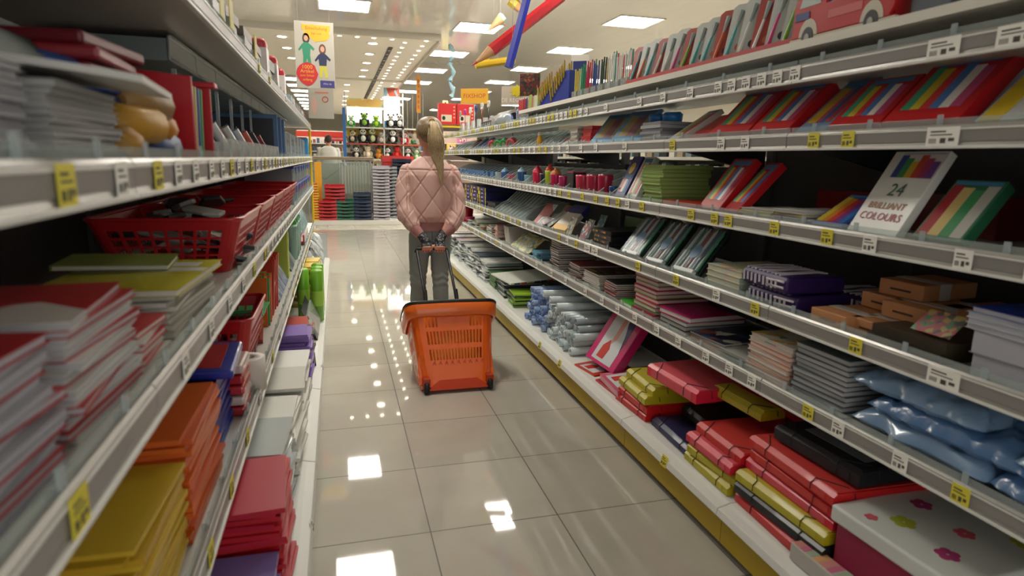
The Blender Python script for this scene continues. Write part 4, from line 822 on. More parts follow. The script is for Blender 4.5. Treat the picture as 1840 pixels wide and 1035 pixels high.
# red fire engine card display
o = T('card_display', 'red fire engine shaped cardboard display with white wheel arches', 'display', at('R6', 1.44, .02), -PI/2)
o.scale = (.64, .8, .84)
P('truck_front', MB().prism([(-.27, .022), (.25, .022), (.27, .05), (.27, .1), (.2, .115), (-.08, .11), (-.09, .235), (-.20, .235), (-.27, .12)], 'y', 0, .012), M('b8161e', .35), o, .002)
P('window_print', MB().prism([(-.11, .115), (-.12, .215), (-.185, .215), (-.235, .115)], 'y', -.0015, 0), M('b4bdb9', .35), o)
for x in (-.17, .17):
    P('wheel_arch', MB().prism([(x+.055*math.cos(t), .022+.055*math.sin(t)) for t in [PI*k/10 for k in range(11)]], 'y', -.0015, 0), M('c9c2b0', .4), o)
    wl = P('wheel', MB().prism([(x+.034*math.cos(t), .016+.034*math.sin(t)) for t in [2*PI*k/18 for k in range(18)]], 'y', -.004, -.0015), M('3a3c3e', .5), o); P('hub', MB().prism([(x+.014*math.cos(t), .016+.014*math.sin(t)) for t in [2*PI*k/12 for k in range(12)]], 'y', -.006, -.004), M('a8a8a0', .4), wl)
P('foot_strip', MB().box(-.28, .28, -.001, .012, -.0, .02), M('c9bfa8', .4), o); P('blue_label', MB().box(-.255, -.17, -.003, -.0015, .075, .1), M('2a3a7a', .4), o)
P('panel_print', MB().box(-.06, .12, -.0015, 0, .06, .085), M('c8605c', .4), o); P('lamp_print', MB().prism([(.22+.02*math.cos(2*PI*k/12), .09+.02*math.sin(2*PI*k/12)) for k in range(12)], 'y', -.002, 0), M('c8b8b0', .4), o)
P('back_box', MB().box(-.25, .26, .012, .16, 0, .1), M('9c141b', .4), o)
for i in range(7):
    q = T('marker_pack', f"pale marker pack standing in the fire engine display, {ordw(i)} from the left", 'marker pack', at('R6', 1.56-.045*i, .05, .085), -PI/2+.3, 'marker packs in the fire engine display')
    P('pack', MB().box(-.03, .03, 0, .025, 0, .15), M(('aab4bc', '7c8ca4', 'bcc2c4')[i % 3], .25, coat=.4), q, .003); P('marker', MB().tube([(-.01, -.004, .02), (-.01, -.004, .13)], .007, 8), M(('3a4a7a', 'c9c9c9', '5a6a8a')[i % 3], .3), q)
for i in range(6):
    q = T('marker_pack', f"dark grey pack on the top board, {ordw(i)} from the fire engine toward the viewer", 'marker pack', at('R6', 1.19-.125*i, .04, 0), -PI/2, 'grey packs nearest the viewer'); P('pack', MB().box(-.05, .05, 0, .08, 0, .17), M(('5a6068', '767c84', '484e58')[i % 3], .35), q, .003); P('label', MB().box(-.035, .035, -.001, 0, .05, .12), M('9aa4ac', .4), q)
# displays standing on the sixth shelf farther on
o = T('organiser', 'long black desk organiser tray with silver clips, far on the sixth shelf', 'organiser', at('R5', 5.35, .04, .0), -PI/2, None)
P('tray', MB().prism([(0, 0), (.2, 0), (.2, .16), (.17, .16), (.1, .11), (.08, .11), (0, .07)], 'x', -.42, .42), M('18191c', .35), o, .003); q = MB()
for i in range(11): P('silver_clip', MB().box(-.38+i*.075, -.36+i*.075, -.003, 0, .02, .055), M('c4c6c2', .3, metal=.4), o)
cl = [('8c9a8a', 'd8d8d0', 'grey green'), ('b83a94', 'c860b0', 'pink'), ('d8d8d4', '9a9a98', 'white'), ('2a3a7a', '20306a', 'navy'), ('d0d0cc', 'b04a3a', 'white and red'), ('d8d4c8', '606468', 'cream')]
for i, (a_, b_, nm) in enumerate(cl):
    o = T('scissors_display', f"{nm} scissors hanging upright behind the organiser, {ordw(i)} from far end", 'scissors', at('R5', 6.95-.27*i, .07, .0), -PI/2, 'scissors on the sixth shelf')
    for s in (-1, 1):
        m = MB(); m.tube([(s*.022+.018*math.cos(t), 0, .22+.026*math.sin(t)) for t in [2*PI*k/12 for k in range(13)]], .006, 6, cap=False); P('handle', m, M(a_, .35), o); m = MB(); m.prism([(s*.012, .19), (s*.002, .0), (-s*.01, .12)], 'y', -.002, .002); P('blade', m, M(b_, .3, metal=.3), o)
    P('stand', MB().box(-.04, .04, .02, .05, 0, .12), M('c9ccc8', .3), o)
for i, (Y, c, lab) in enumerate([(4.92, '1c3a94', 'blue'), (4.76, '2a5ab0', 'bright blue'), (4.83, '1a6a3a', 'green')]):
    o = T('tape_dispenser', f"{lab} round tape dispenser on the sixth shelf", 'dispenser', at('R5', Y, .06+.04*i, .03*i), -PI/2); m = MB(); m.lathe([(.02, -.02), (.045, -.02), (.045, .02), (.02, .02), (.02, -.02)], 16); me = m.mesh('disc', M(c, .3, coat=.4)); me.transform(Matrix.Translation((0, .02, .045)) @ Matrix.Rotation(PI/2, 4, 'X')); link('disc', me, o); P('foot', MB().box(-.03, .03, -.002, .06, 0, .008), M(c, .35), o)
for i, (cs, Y) in enumerate([(('c84a5a', '2a3a8a', 'c8604c'), 4.62), (('a83a3a', 'c87c5c', '3a5a9a'), 4.5), (('9ab86a', 'c8c8b8', 'c87c6c'), 4.36), (('c9d0a8', 'b8c0b8', '7aa0a0'), 4.22)]):
    pen_cup(Y, cs, f"clear box of colourful pens before the pencil displays, {ordw(i)} from the far end", lv='R5', hh=.13, ph=.18, n=8)
pen_cup(4.06, ('c8642c', 'c8a81c', 'c8a81c'), 'orange and yellow pencils leaning left of the blue boxes', lv='R5', hh=.1, ph=.24, n=6)
o = T('clear_tub', 'rounded clear plastic tub lying in front of the black organiser', 'tub', at('R5', 4.98, .0, .045), -PI/2); m = MB(); m.tube([(-.19, .03, 0), (-.17, .03, 0), (.17, .03, 0), (.19, .03, 0)], [.03, .042, .042, .03], 14); P('tub', m, M('d0dadd', .2, coat=.2, clear=.5), o)
def sign(Y, x, z, w, hh, mat, lab, txts, rz=-PI/2, pole=True, nm='sign', cat='sign', rot=0.35, zb=1.49):
    o = T(nm, lab, cat, (x, Y, z), rz+rot, None); P('board', MB().box(-w/2, w/2, 0, .004, 0, hh), mat, o)
    for (t, s, zc, c, dx) in txts: link('lettering', text_mesh(t, s, M(c, .5)), o, (dx, -.001, hh*zc), (PI/2, 0, 0))
    if pole: P('stem', MB().tube([(0, .008, zb-z), (0, .008, hh*.8)], .005, 6), M('c0c0bc', .4), o)
    return o
sign(6.5, 1.38, 1.785, .30, .15, M('d8a02c', .45), 'yellow orange shop sign board above the scissors', [('FIXSHOP', .062, .5, 'b84a1c', 0)], rot=1.0)
sign(5.45, 1.52, 1.70, .26, .16, M('b8ac9c', .45), 'grey sign with a yellow starburst and white letters', [('DE REGION', .05, .25, 'e4e0d4', 0)], rot=.9)
q = MB(); q.prism([((.09 if k % 2 else .055)*math.cos(2*PI*k/18)+.03, .115+(.06 if k % 2 else .035)*math.sin(2*PI*k/18)) for k in range(18)], 'y', -.003, -.0005); 
P('starburst', q, M('c9b823', .45), [x for x in bpy.data.objects if x.get('label', '').startswith('grey sign')][0])
sign(4.95, 1.5, 1.73, .17, .17, MP(('5a2a2a', '2a4a2a', '2a2a34', '8a5a3a', '1c2a1c', '7a3030'), 60), 'dark patterned poster board standing behind the organiser', [], rot=.9)
sign(3.95, 1.53, 1.66, .12, .24, M('d5cfc0', .45), 'narrow white sign with blue and yellow fields', [], rot=.9); q = MB(); q.box(-.045, .045, -.002, -.0003, .12, .2, 0); q.box(-.045, .045, -.0025, -.0003, .07, .12, 1)
P('colour_fields', q, [M('22306a', .4), M('c9b42c', .4)], [x for x in bpy.data.objects if x.get('label', '').startswith('narrow white sign')][0])
for i, x in enumerate((1.20, 1.42)):
    o = T('gift_box', f"red carton with picture window at the rack end, {['left', 'right'][i]} one", 'carton', (x+.09, 7.60, 1.63), .0, 'red cartons at the rack end')
    P('carton', MB().box(-.105, .105, 0, .12, 0, .24), M('c01c1c', .4), o, .003); P('picture', MB().box(-.075, .05, -.001, 0, .03, .11), M('c8bca0', .45), o); P('black_emblem', MB().prism([(-.045+.02*math.cos(2*PI*k/12), .07+.024*math.sin(2*PI*k/12)) for k in range(12)], 'y', -.002, -.001), M('1c1c1e', .5), o)
    for k in range(4): P('dot_print', MB().prism([(.08+.01*math.cos(2*PI*j/10), .08+.04*k+.01*math.sin(2*PI*j/10)) for j in range(10)], 'y', -.001, 0), M('d8a878', .45), o)
# ================================================================ goods on the left rack
# ---- lowest shelf (standing and stacked folders)
def stand_files(lv, Y0, n, step, w, h, t, cols_, descs, where, nm, cat, off=.04, lean=0, yaw=0, z=0, film=False, jit=.01):
    """upright files standing side by side along the aisle"""
    for i in range(n):
        c = cols_[i % len(cols_)]
        o = T(nm, f"{descs[i % len(descs)]}, {ordw(i)} from the viewer in the {where}", cat, at(lv, Y0+step*i, off+random.uniform(0, jit), z), rzs(lv)+math.radians(yaw+random.uniform(-3, 3)), where, 0, math.radians(lean+random.uniform(-2, 2)))
        P('sheets', MB().box(-t/2, t/2, 0, w, 0, h+random.uniform(-.006, .006)), M(c, .35, coat=.2), o, .0015)
        P('tab', MB().box(-t/2-.0006, t/2+.0006, .02, .07, h-.004, h+.008), M(c, .45), o)
def flat_files(lv, Y, n, w, d, t, cs, ds, where, nm='folder', cat='folder', **k): return slab(lv, Y, n, w, d, t, [M(c, .4) for c in cs], ds, where, nm, cat, **k)
flat_files('LB', 1.50, 24, .27, .36, .0125, ['b81828', 'c01f2c', 'b0142e'], ['red folder', 'bright red folder', 'crimson folder'], 'red folder pile by the viewer', off=.03, jit=.012, jrot=4)
flat_files('LB', 1.23, 16, .25, .36, .0125, ['8a7cb8', '7d6fae'], ['lilac folder', 'violet folder'], 'lilac pile nearest the viewer', off=.04, jit=.012)
slab('LB', 1.86, 20, .27, .35, .0125, [M('aab4b6', .2, coat=.4), M('c3cac9', .2, coat=.4)], ['grey clear folder', 'pale clear folder'], 'clear folder pile after the red', 'clear_folder', 'folder', off=.05, jit=.02, jrot=7)
for k, Y in enumerate((2.2, 2.5, 2.8)):
    flat_files('LB', Y, [16, 17, 15][k], .26, .36, .013, ['d9d9d0', 'c9c8be', 'e1e1da'], ['white plastic folder', 'off white folder', 'milky white folder'], f"{['near', 'middle', 'far'][k]} white folder pile", off=.035, jit=.03, jrot=6)
flat_files('LB', 3.1, 17, .20, .3, .0145, ['8464b4', '7658a6', '9070c0'], ['purple folder', 'deep purple folder', 'light purple folder'], 'purple folder pile', off=.03, jit=.025, jrot=4)
flat_files('LB', 3.36, 12, .2, .3, .0145, ['1d1d20', '26272a'], ['black folder', 'charcoal folder'], 'black folder pile', off=.03, jit=.02, jrot=7)
slab('LB', 3.6, 12, .2, .3, .014, [M('8e9698', .2, coat=.5), M('2a2b2e', .3), M('b04a44', .3)], ['silver grey pack', 'black pack', 'brick pack'], 'mixed pile past the black folders', 'folder_pack', 'folder', off=.05, jit=.03, jrot=9)
for i in range(6):
    o = T('clear_pack', f"silver blister pack on the low left shelf, {ordw(i)} from the viewer", 'pack', at('LB', 3.8+.07*i, .03, .0), PI/2, 'silver blister packs', -math.radians(25)); P('card', MB().box(-.05, .05, 0, .003, 0, .2), M('3a3b40', .4), o); P('film', MB().box(-.045, .045, -.02, 0, .02, .16), M('c8cccc', .1, coat=.6, clear=.35), o, .006)
for i, (Y, c, n1) in enumerate([(4.25, '6fae28', 'green'), (4.38, '7abc30', 'lime'), (4.51, '68a824', 'green'), (4.32, '74b42c', 'lime')]):
    o = T('tube_pack', f"tall {n1} tube standing past the blister packs, {ordw(i)} of four", 'tube', at('LB', Y, .04+.09*(i == 3), .0), 0, 'green tubes'); P('tube', MB().lathe([(0, 0), (.04, 0), (.04, .33), (.03, .34), (0, .34)], 16), M(c, .35, coat=.3), o); P('label', MB().lathe([(.0405, .1), (.0405, .2)], 16), M('9cc84a', .4), o)
for k, Y in enumerate((4.75, 5.0)): flat_files('LB', Y, 20, .2, .3, .0145, ['c8a828', 'd2b43a', 'b9b4a0'], ['yellow folder', 'light yellow folder', 'cream folder'], f"{['near', 'far'][k]} yellow folder pile", off=.03, jit=.03, jrot=6)
bp = [('2a2b30', '9aa0a0', '3a3a40'), ('c8ccc8', '24262a', '6a3040'), ('7a8a90', '2a3a6a', 'c9c9c0'), ('1c1c20', 'b0b4b4', '3a8a8a')]
for i in range(16): bag('LB', 5.3+.105*i, .13, .17, .04, bp[i % 4], f"dark hanging pack heaped at the far end, {ordw(i)} from the viewer", a=20+10*(i % 3), off=.03+.06*(i % 2), z=.2*((i % 3) == 1)+.1*((i % 3) == 2), group='dark packs at the far end', scale=45, film=M('dfe4e4', .08, clear=.45))
slab('LB', 6.1, 15, .9, .28, .014, [M('2c2d32', .35), M('8b8f90', .3)], ['dark flat carton', 'grey flat carton'], 'wide low pile under the dark packs', 'flat_carton', 'carton', off=.17, jit=.01, jrot=1)
# ---- second shelf
flat_files('L1', 0.99, 20, .26, .34, .0085, ['bd9a22', 'c6a62e', 'b8951e'], ['yellow folder', 'light yellow folder', 'mustard folder'], 'yellow pile, second left shelf', off=.025, jit=.012, jrot=3)
flat_files('L1', 1.29, 22, .30, .36, .0095, ['c85a14', 'd0641a', 'bd5010'], ['orange folder', 'bright orange folder', 'deep orange folder'], 'orange folder pile', off=.02, jit=.012, jrot=3)
slab('L1', .72, 14, .24, .3, .009, [M('c85a14', .4)], ['orange folder'], 'small orange pile closest to the viewer', 'folder', 'folder', off=.03)
h = flat_files('L1', 1.60, 18, .25, .33, .010, ['1c2f8e', '182878'], ['blue pack', 'dark blue pack'], 'blue pack pile under the suspension file pack', nm='file_pack', cat='pack', off=.04, jit=.008)
o = T('file_pack', 'blue suspension file pack with 25 on its label, lying on the blue pile', 'pack', at('L1', 1.62, .005, h+.008), PI/2+.05, None, .04)
P('bag', MB().prism([(-.125, 0), (.125, 0), (.125, .33), (.06, .35), (-.06, .35), (-.125, .33)], 'z', 0, .022), M('1a2f96', .3, coat=.4), o, .006)
q = MB(); q.box(-.1, .1, .03, .11, .0225, .0232, 0); q.box(-.1, .1, .11, .122, .0225, .0234, 1); q.box(-.1, .1, .122, .19, .0225, .0232, 2); q.box(-.1, .1, .19, .197, .0225, .0234, 3)
P('label_print', q, [M('a81c24', .4), M('c8b02c', .4), M('161c3c', .4), M('a81c24', .4)], o); P('barcode_label', MB().box(-.03, .08, .25, .30, .0225, .0235), MW('2a2a2c', 'd8d8d4', 260, 'X'), o)
link('lettering', text_mesh('25', .03, M('d8d8d8', .5)), o, (.05, .17, .0238)); link('lettering', text_mesh('Schnellhefter', .024, M('d8d8d8', .5)), o, (-.02, .143, .0238))
for i in range(6): crumple('L1', 1.42+.05*i, .22, .3, .02, M('b0242c', .2, coat=.6, clear=.1) if i % 2 == 0 else M('c8b8b4', .2, coat=.5, clear=.2), f"shiny red wrapped pack beside the orange folders, {ordw(i)} from the viewer", off=-.0+.0, z=.0+.032*i, amp=.006, seed=i, n=14, group='shiny red packs') if False else None
for i in range(5):
    o = T('film_pack', f"shiny red film pack beside blue pile, {pos_in_stack(i, 5)}", 'pack', at('L1', 1.80, .012, .03*i), PI/2, 'shiny red packs'); P('pack', MB().box(-.07, .07, 0, .3, 0, .026), M(['b0242c', 'c9b4b0', 'b8303a'][i % 3], .15, coat=.8), o, .008)
o = T('label_roll', 'white label roll standing behind the blue pack', 'roll', at('L1', 1.95, .03), 0); P('roll', MB().lathe([(.02, 0), (.05, 0), (.05, .1), (.02, .1), (.02, 0)], 18), M('cfc8c0', .5), o)
red_basket(at('L1', 2.2, .17, .0), PI/2, 'small red lattice basket of white packs on the second left shelf', None, .40, .30, .20)
for i in range(12):
    o = link('paper_pack', MB().prism([(-.05, 0), (.05, 0), (.04, .09), (-.03, .1)], 'y', 0, .015).mesh('paper_pack', M('c9c9c4' if i % 3 else '5a6068', .4)), None, at('L1', 2.07+.023*i, .08+.12*(i % 2), .015), (random.uniform(-.3, .3), .2, PI/2+random.uniform(-.8, .8))); tag(o, 'white paper pack heaped in the small red basket', 'pack', 'white packs in the small basket')
h = flat_files('L1', 2.53, 14, .22, .3, .0085, ['7a2416', '8e2c18', 'c85a1c'], ['brown red folder', 'rust folder', 'orange folder'], 'fan pile under the green folders', off=.05, jit=.02, jrot=8)
for i in range(5): 
    o = T('folder', f"green card folder on the rust pile, {pos_in_stack(i, 5)}", 'folder', at('L1', 2.5, .03+.01*i, h+.005*i), PI/2+.06*i, 'green card folders', .03); P('card', MB().box(-.11, .11, 0, .31, 0, .004), M('2a8f4a' if i % 2 == 0 else '34a05a', .45), o)
stand_files('L1', 2.68, 8, .022, .3, .2, .008, ['d0641a', '2a9a54', 'c8b83c', 'c85a14'], ['orange standing folder', 'green standing folder', 'cream yellow standing folder', 'deep orange standing folder'], 'fan behind the green pile', 'folder', 'folder', lean=14)
stand_files('L1', 2.88, 9, .03, .3, .26, .012, ['b0301c', 'bc3a20', 'a82818'], ['red orange folder', 'light red folder', 'dark red folder'], 'leaning red row', 'folder', 'folder', lean=26)
for i in range(6): bag('L1', 3.2+.09*i, .12, .2, .02, [('2a3a7a', '8a9ac0', '1c2440'), ('8a9ac8', '2a3a80', 'c0c8d8')][i % 2], f"blue pen pack leaning on the second left shelf, {ordw(i)} from the viewer", a=30, off=.03, group='blue pen packs', scale=35)
stand_files('L1', 3.78, 5, .05, .2, .26, .03, ['a4b428', 'b4c434'], ['lime box file', 'light lime box file'], 'lime row', 'box_file', 'file', lean=10)
for i in range(4):
    o = T('clipboard', f"pale clipboard leaning with dark edge, {ordw(i)} from the viewer", 'clipboard', at('L1', 4.1+.07*i, .04), PI/2, 'leaning clipboards', -math.radians(28)); P('board', MB().box(-.09, .09, 0, .004, 0, .27), M('9aa6a4', .25, coat=.4), o); P('dark_edge', MB().box(-.094, -.088, -.001, .005, 0, .27), M('22252a', .4), o); P('clip', MB().box(-.03, .03, -.008, 0, .235, .265), STEEL, o, .002)
for i in range(4): cup('L1', 4.5+.14*i, .045, .24, ['88a89c', '6f948c'][i % 2], f"grey green bottle, {ordw(i)} from viewer, second left shelf", name='bottle', cat='bottle', lid=['3a9a2c', '1a7a6c'][i % 2], off=.07)
o = T('card_tray', 'red sloping card tray at the far end of the second left shelf', 'tray', at('L1', 5.5, .02, .02), PI/2); P('tray', MB().prism([(0, 0), (.35, 0), (.35, .22), (.33, .22), (.33, .01), (.01, .01), (.01, .06), (0, .06)], 'x', -.3, .3), M('b01820', .35), o); P('white_edge', MB().box(-.3, .3, -.004, 0, .0, .064), M('c8c8c0', .4), o)
for i in range(6): bag('L1', 5.28+.085*i, .1, .17, .03, ('2a8a94', '3aa0a8', 'c9d0cc'), f"teal brush pack in the red sloping tray, {ordw(i)} from the viewer", a=30, off=.05, z=.03, group='teal packs', scale=30)
for i in range(6): bag('L1', 6.0+.16*i, .13, .2, .03, ('2a9aa8', 'c9d4d4', '4ab0b8'), f"turquoise pack at the far end, {ordw(i)} from the viewer", a=20, off=.05, group='far turquoise packs', scale=30)
# ---- third shelf
RP = M('a8242c', .4)
stack('L2', 0.86, 15, .23, .3, .0095, [M('c9c9c6', .4), M('a8242c', .4), M('c9c9c6', .4)], ['white writing pad', 'red edged writing pad', 'pale writing pad'], 'tall pad pile by the viewer', page=MW('96969e', 'c6c6c6', 240), top=(MP(('a8202a', 'b02830', 'a8202a', 'c9c4c0'), 9, seed=2), 'red covered writing pad'), ct=.0012, jit=.010, jrot=5)
stack('L2', 0.59, 14, .22, .3, .0105, [M('8f9096', .4), M('a8242c', .4), M('9a9aa0', .4)], ['grey writing pad', 'red edged pad', 'dull writing pad'], 'second pad pile closest to the lens', page=PAGE2, ct=.0012, top=(M('a01c28', .35), 'dark red covered pad'), jrot=6)
stack('L2', 1.06, 6, .13, .28, .010, [M('c9c7c0', .4), M('b83038', .4)], ['white pad', 'thin red edged pad'], 'low pad pile beside the tall one', page=PAGE, ct=.0012, jrot=5)
h = stack('L2', 1.35, 7, .33, .24, .011, [M('a3a08f', .4)], ['cream softback book'], 'book pile under the yellow covers', page=PAGE, ct=.001, jit=.01, jrot=4)
ycv = MP(('b3ab1e', 'b3ab1e', 'c0b830'), 6, seed=1)
o = T('book', 'yellow softback with white title band on the cream books', 'book', at('L2', 1.34, .015, h), PI/2-.05); a_, b_ = cover_book(None, .34, .24, .012, ycv, PAGE, 'y', .001); link('cover', a_, o); link('pages', b_, o)
P('title_band', MB().box(.02, .06, .004, .236, .0122, .0128), M('c9c9c0', .4), o); P('label_print', MB().box(.08, .13, .03, .10, .0122, .0128), M('d0d0c8', .4), o)
o = T('book', 'olive green softback lying across the rear of the yellow one', 'book', at('L2', 1.45, .09, h+.014), PI/2+.1, None, .03); a_, b_ = cover_book(None, .16, .20, .010, M('7c8a3a', .4), PAGE, 'y', .001); link('cover', a_, o); link('pages', b_, o)
red_basket(at('L2', 2.05, .19, .0), PI/2, 'big red lattice basket nearest the viewer, third left shelf', None, .49, .37, .15)
red_basket(at('L2', 2.56, .19, .0), PI/2, 'second big red lattice basket on the third left shelf', None, .49, .37, .15)
red_basket(at('L2', 3.07, .19, .0), PI/2, 'third big red lattice basket on the third left shelf', None, .49, .37, .15)
red_basket(at('L2', 3.58, .19, .0), PI/2, 'fourth big red lattice basket on the third left shelf', None, .49, .37, .15)
red_basket(at('L2', 4.09, .19, .0), PI/2, 'farthest big red lattice basket on the third left shelf', None, .49, .37, .15)
rnd = random.Random(5)
bk = ['nearest', 'second', 'third', 'fourth', 'farthest']
for b_i in range(5):
    for i in range(26 if b_i < 1 else 12 if b_i < 2 else 7):
        c = rnd.choice([('b9b9b0', 'white'), ('b9b9b0', 'white'), ('8a8c86', 'grey'), ('2a2c2e', 'black')]); sh = MB(); s = rnd.uniform(.8, 1.2)
        sh.prism([(-.055*s, 0), (.05*s, .01), (.06*s, .05*s), (0, .07*s), (-.05*s, .045*s)], 'z', 0, .014)
        o = P('eraser_pack', sh, M(c[0], .35), None, .004, None, (at('L2', 2.05+.51*b_i+rnd.uniform(-.17, .17), .08+rnd.uniform(0, .2),   .02+(.0055 if b_i < 1 else .011)*i)), (rnd.uniform(-.5, .5), rnd.uniform(-.5, .5), rnd.uniform(0, 6)))
        tag(o, f"small {c[1]} pack heaped inside the {bk[b_i]} big red basket", 'pack', f"{c[1]} packs in the {bk[b_i]} big basket")
o = T('paper_card', 'white card with grey print sticking out above the second basket', 'card', at('L2', 2.33, .16, .10), PI/2+.3, None, -.5); P('card', MB().prism([(-.08, 0), (.08, 0), (.05, .09), (.03, .1), (-.02, .05)], 'y', 0, .002), MP(('c0bdb4', 'b4b0a8', '6a6a68'), 40), o)
def storage_box(lv, Y, z, lab, w=.34, d=.3, h=.11, off=.03, col='1a3a9c'):
    o = T('storage_box', lab, 'box', at(lv, Y, off, z), rzs(lv), 'clear storage boxes with blue lids'); m = MB()
    m.prism([(-w/2+.015, 0), (w/2-.015, 0), (w/2, h), (-w/2, h)], 'y', .0, d); P('tub', m, M('b8c4cc', .12, coat=.5, clear=.45), o, .006)
    P('lid', MB().box(-w/2-.008, w/2+.008, -.008, d+.008, h, h+.014), M(col, .35), o, .004); P('clasp', MB().box(-.03, .03, -.014, -.008, h-.035, h+.01), M(col, .35), o, .003); return o
for j, Y in enumerate((4.55, 4.92, 5.29, 5.66, 6.03, 6.40, 6.77)):
    for i in range(2): storage_box('L2', Y, i*.126, f"clear storage box with blue lid, {['lower', 'upper'][i]} one of column {ordw(j)} from the viewer".replace('of column', 'in the'), off=.03)
# ---- fourth shelf
GR = M('a9a9ab', .5)
stack('L3', 0.62, 14, .21, .3, .0072, [M('a0a1a6', .5)], ['grey paper pad'], 'left grey pad pile, fourth shelf', page=MW('8c8d92', 'b4b5b8', 200), ct=.0006, jit=.006, jrot=3)
stack('L3', 0.88, 13, .22, .3, .0072, [M('a8a8aa', .5)], ['pale paper pad'], 'right grey pad pile, fourth shelf', page=MW('94958f', 'bab9b6', 200), ct=.0006, jit=.006, jrot=3)
m = MB(); vs = []; fs = []
for k, (zz, th) in enumerate(((0, 0), (.008, 0))):
    for j in range(9):
        for i in range(2): vs.append((-.12+.24*i, .31*(1-j/8)-.02, .022+zz-.022*(j/8)**2))
for s in (0, 1):
    for j in range(8): a0 = s*18+j*2; f = (a0, a0+1, a0+3, a0+2); fs.append(f if s == 0 else f[::-1])
fs += [(0, 18, 19, 1), (16, 17, 35, 34)]+[(j*2, j*2+2, 18+j*2+2, 18+j*2) for j in range(8)]+[(j*2+1, 18+j*2+1, 18+j*2+3, j*2+3) for j in range(8)]
m.add(vs, fs, 0, False); o = P('writing_pad', m, M('c2c1bd', .5), None, 0, None, at('L3', 0.93, -.012, .098), (0, 0, PI/2+.1)); tag(o, 'white pad with drooping front edge on the right grey pile', 'pad')
for i in range(9):
    c, nm = [('b8862a', 'ochre'), ('c09030', 'yellow ochre'), ('8a6a3a', 'brown'), ('1c3a70', 'dark blue'), ('b87828', 'orange ochre'), ('2a4a8a', 'blue'), ('3a3a3e', 'charcoal'), ('c0962c', 'yellow'), ('7a2a2c', 'dark red')][i]
    o = T('pencil_pouch', f"{nm} soft pouch in the heap right of the grey pads", 'pouch', at('L3', 1.08+.05*(i % 5), .03+.08*(i//5), .005+.035*(i % 3)+.03*(i//5)), PI/2+random.uniform(-.4, .4), 'soft pouches', -.25)
    P('pouch', MB().tube([(-.06, .02, .03), (-.045, .02, .03), (.045, .02, .03), (.06, .02, .03)], [.014, .03, .03, .014], 10), M(c, .5, bump=.4, bs=40), o); P('zip', MB().box(-.045, .045, .018, .022, .058, .0605), M('c9b04a', .4), o)
slab('L3', 1.2, 2, .22, .2, .022, [M('1a2f5e', .4), M('2a4a8c', .4)], ['navy flat pouch', 'blue flat pouch'], 'blue pair over the soft pouches', 'flat_pouch', 'pouch', off=.06, z0=.085, jrot=8, bevel=.008)
slab('L3', 1.22, 3, .24, .22, .022, [M('6c1420', .4), M('8a1c28', .4)], ['dark red basket insert', 'wine red basket insert'], 'red pile above the blue pouches', 'flat_tray', 'tray', off=.09, z0=.132, jrot=5, bevel=.006)
o = T('card_display', 'red cardboard display with green and blue folders inside, fourth left shelf', 'display', at('L3', 1.50, .02), PI/2)
P('red_tray', MB().prism([(0, 0), (.25, 0), (.25, .19), (0, .17)], 'x', .09, .10).box(-.10, .10, .24, .25, 0, .19).box(-.1, .1, 0, .25, 0, .006).prism([(0, 0), (.25, 0), (.25, .19), (0, .17)], 'x', -.10, -.09), M('b01420', .35), o, .002)
P('rim', MB().box(.085, .12, -.012, .25, .165, .178), M('b8202a', .35), o, .003); link('lettering', text_mesh('A4', .05, M('c8b8b0', .5)), o, (.1012, .12, .09), (PI/2, 0, PI/2))
for i, (c, nm) in enumerate([('1a7a3a', 'green'), ('b8a45a', 'wooden coloured'), ('1c3f8c', 'blue'), ('2a8a44', 'light green')]):
    q = T('folder', f"{nm} folder standing in the red cardboard display", 'folder', at('L3', 1.44+.03*i, .03, .01), PI/2, None, 0, .15); P('board', MB().box(-.006, .006, 0, .2, 0, .15), M(c, .4), q, .002)
lp = [('b8b06a', 'd8d4c0', 'yellow cream'), ('c05a4c', 'd8d0cc', 'salmon'), ('d0d4d4', '2a2c34', 'white and black'), ('2a2c3a', '8a9aa0', 'dark'), ('c9ccca', '9a4a4a', 'pale'), ('7a1c2c', 'a83040', 'wine red'), ('c8ccd0', '5a7a9a', 'light blue')]
for i in range(14):
    a_, b_, nm = lp[i % 7]; Y = 1.75+.105*i
    o = T('stationery_pack', f"{nm} pack leaning in the clear bins, {ordw(i)} from the red display", 'pack', at('L3', Y, .05+.02*(i % 2), .012), PI/2+.3, 'packs in the left clear bins', -.5, -.3); P('card', MB().box(-.035, .035, 0, .003, 0, .12), M(b_, .4), o); P('content', MB().tube([(-.005, -.01, .01), (.005, -.01, .10)], .014, 10), M(a_, .3, coat=.3), o)
P_ = MB()
for i in range(14):
    o = T('clear_bin', f"low clear bin at the fourth left shelf front, {ordw(i)} from the viewer", 'bin', at('L3', 1.72+.11*i, .012, .0), PI/2, 'clear bins'); P('front', MB().box(-.052, .052, 0, .002, 0, .06), CLEAR2, o); P('side', MB().box(-.052, -.05, 0, .2, 0, .05), CLEAR2, o)
for i in range(3):
    o = T('picture_frame', f"blue framed display box standing across the shelf, {ordw(i)} from the viewer", 'frame', at('L3', 3.42+.22*i, .03), PI/2, 'blue framed boxes'); P('frame', MB().box(-.006, .006, 0, .3, 0, .22), M('4a6a94', .35), o, .003); P('panel', MB().box(-.0065, .0065, .02, .28, .02, .2), M('23252c', .35), o)
for i in range(6):
    o = T('clear_tub', f"clear tub with a teal base on the far left, {ordw(i)} from the viewer", 'tub', at('L3', 4.1+.4*i, .03), PI/2, 'clear tubs far left'); P('tub', MB().box(-.13, .13, 0, .25, 0, .16), M('c0ccd0', .1, coat=.5, clear=.5), o, .006); P('base', MB().box(-.11, .11, .01, .2, .002, .04), M(['2a7a6c', '2a5a8a', '4a9ac8'][i % 3], .4), o)
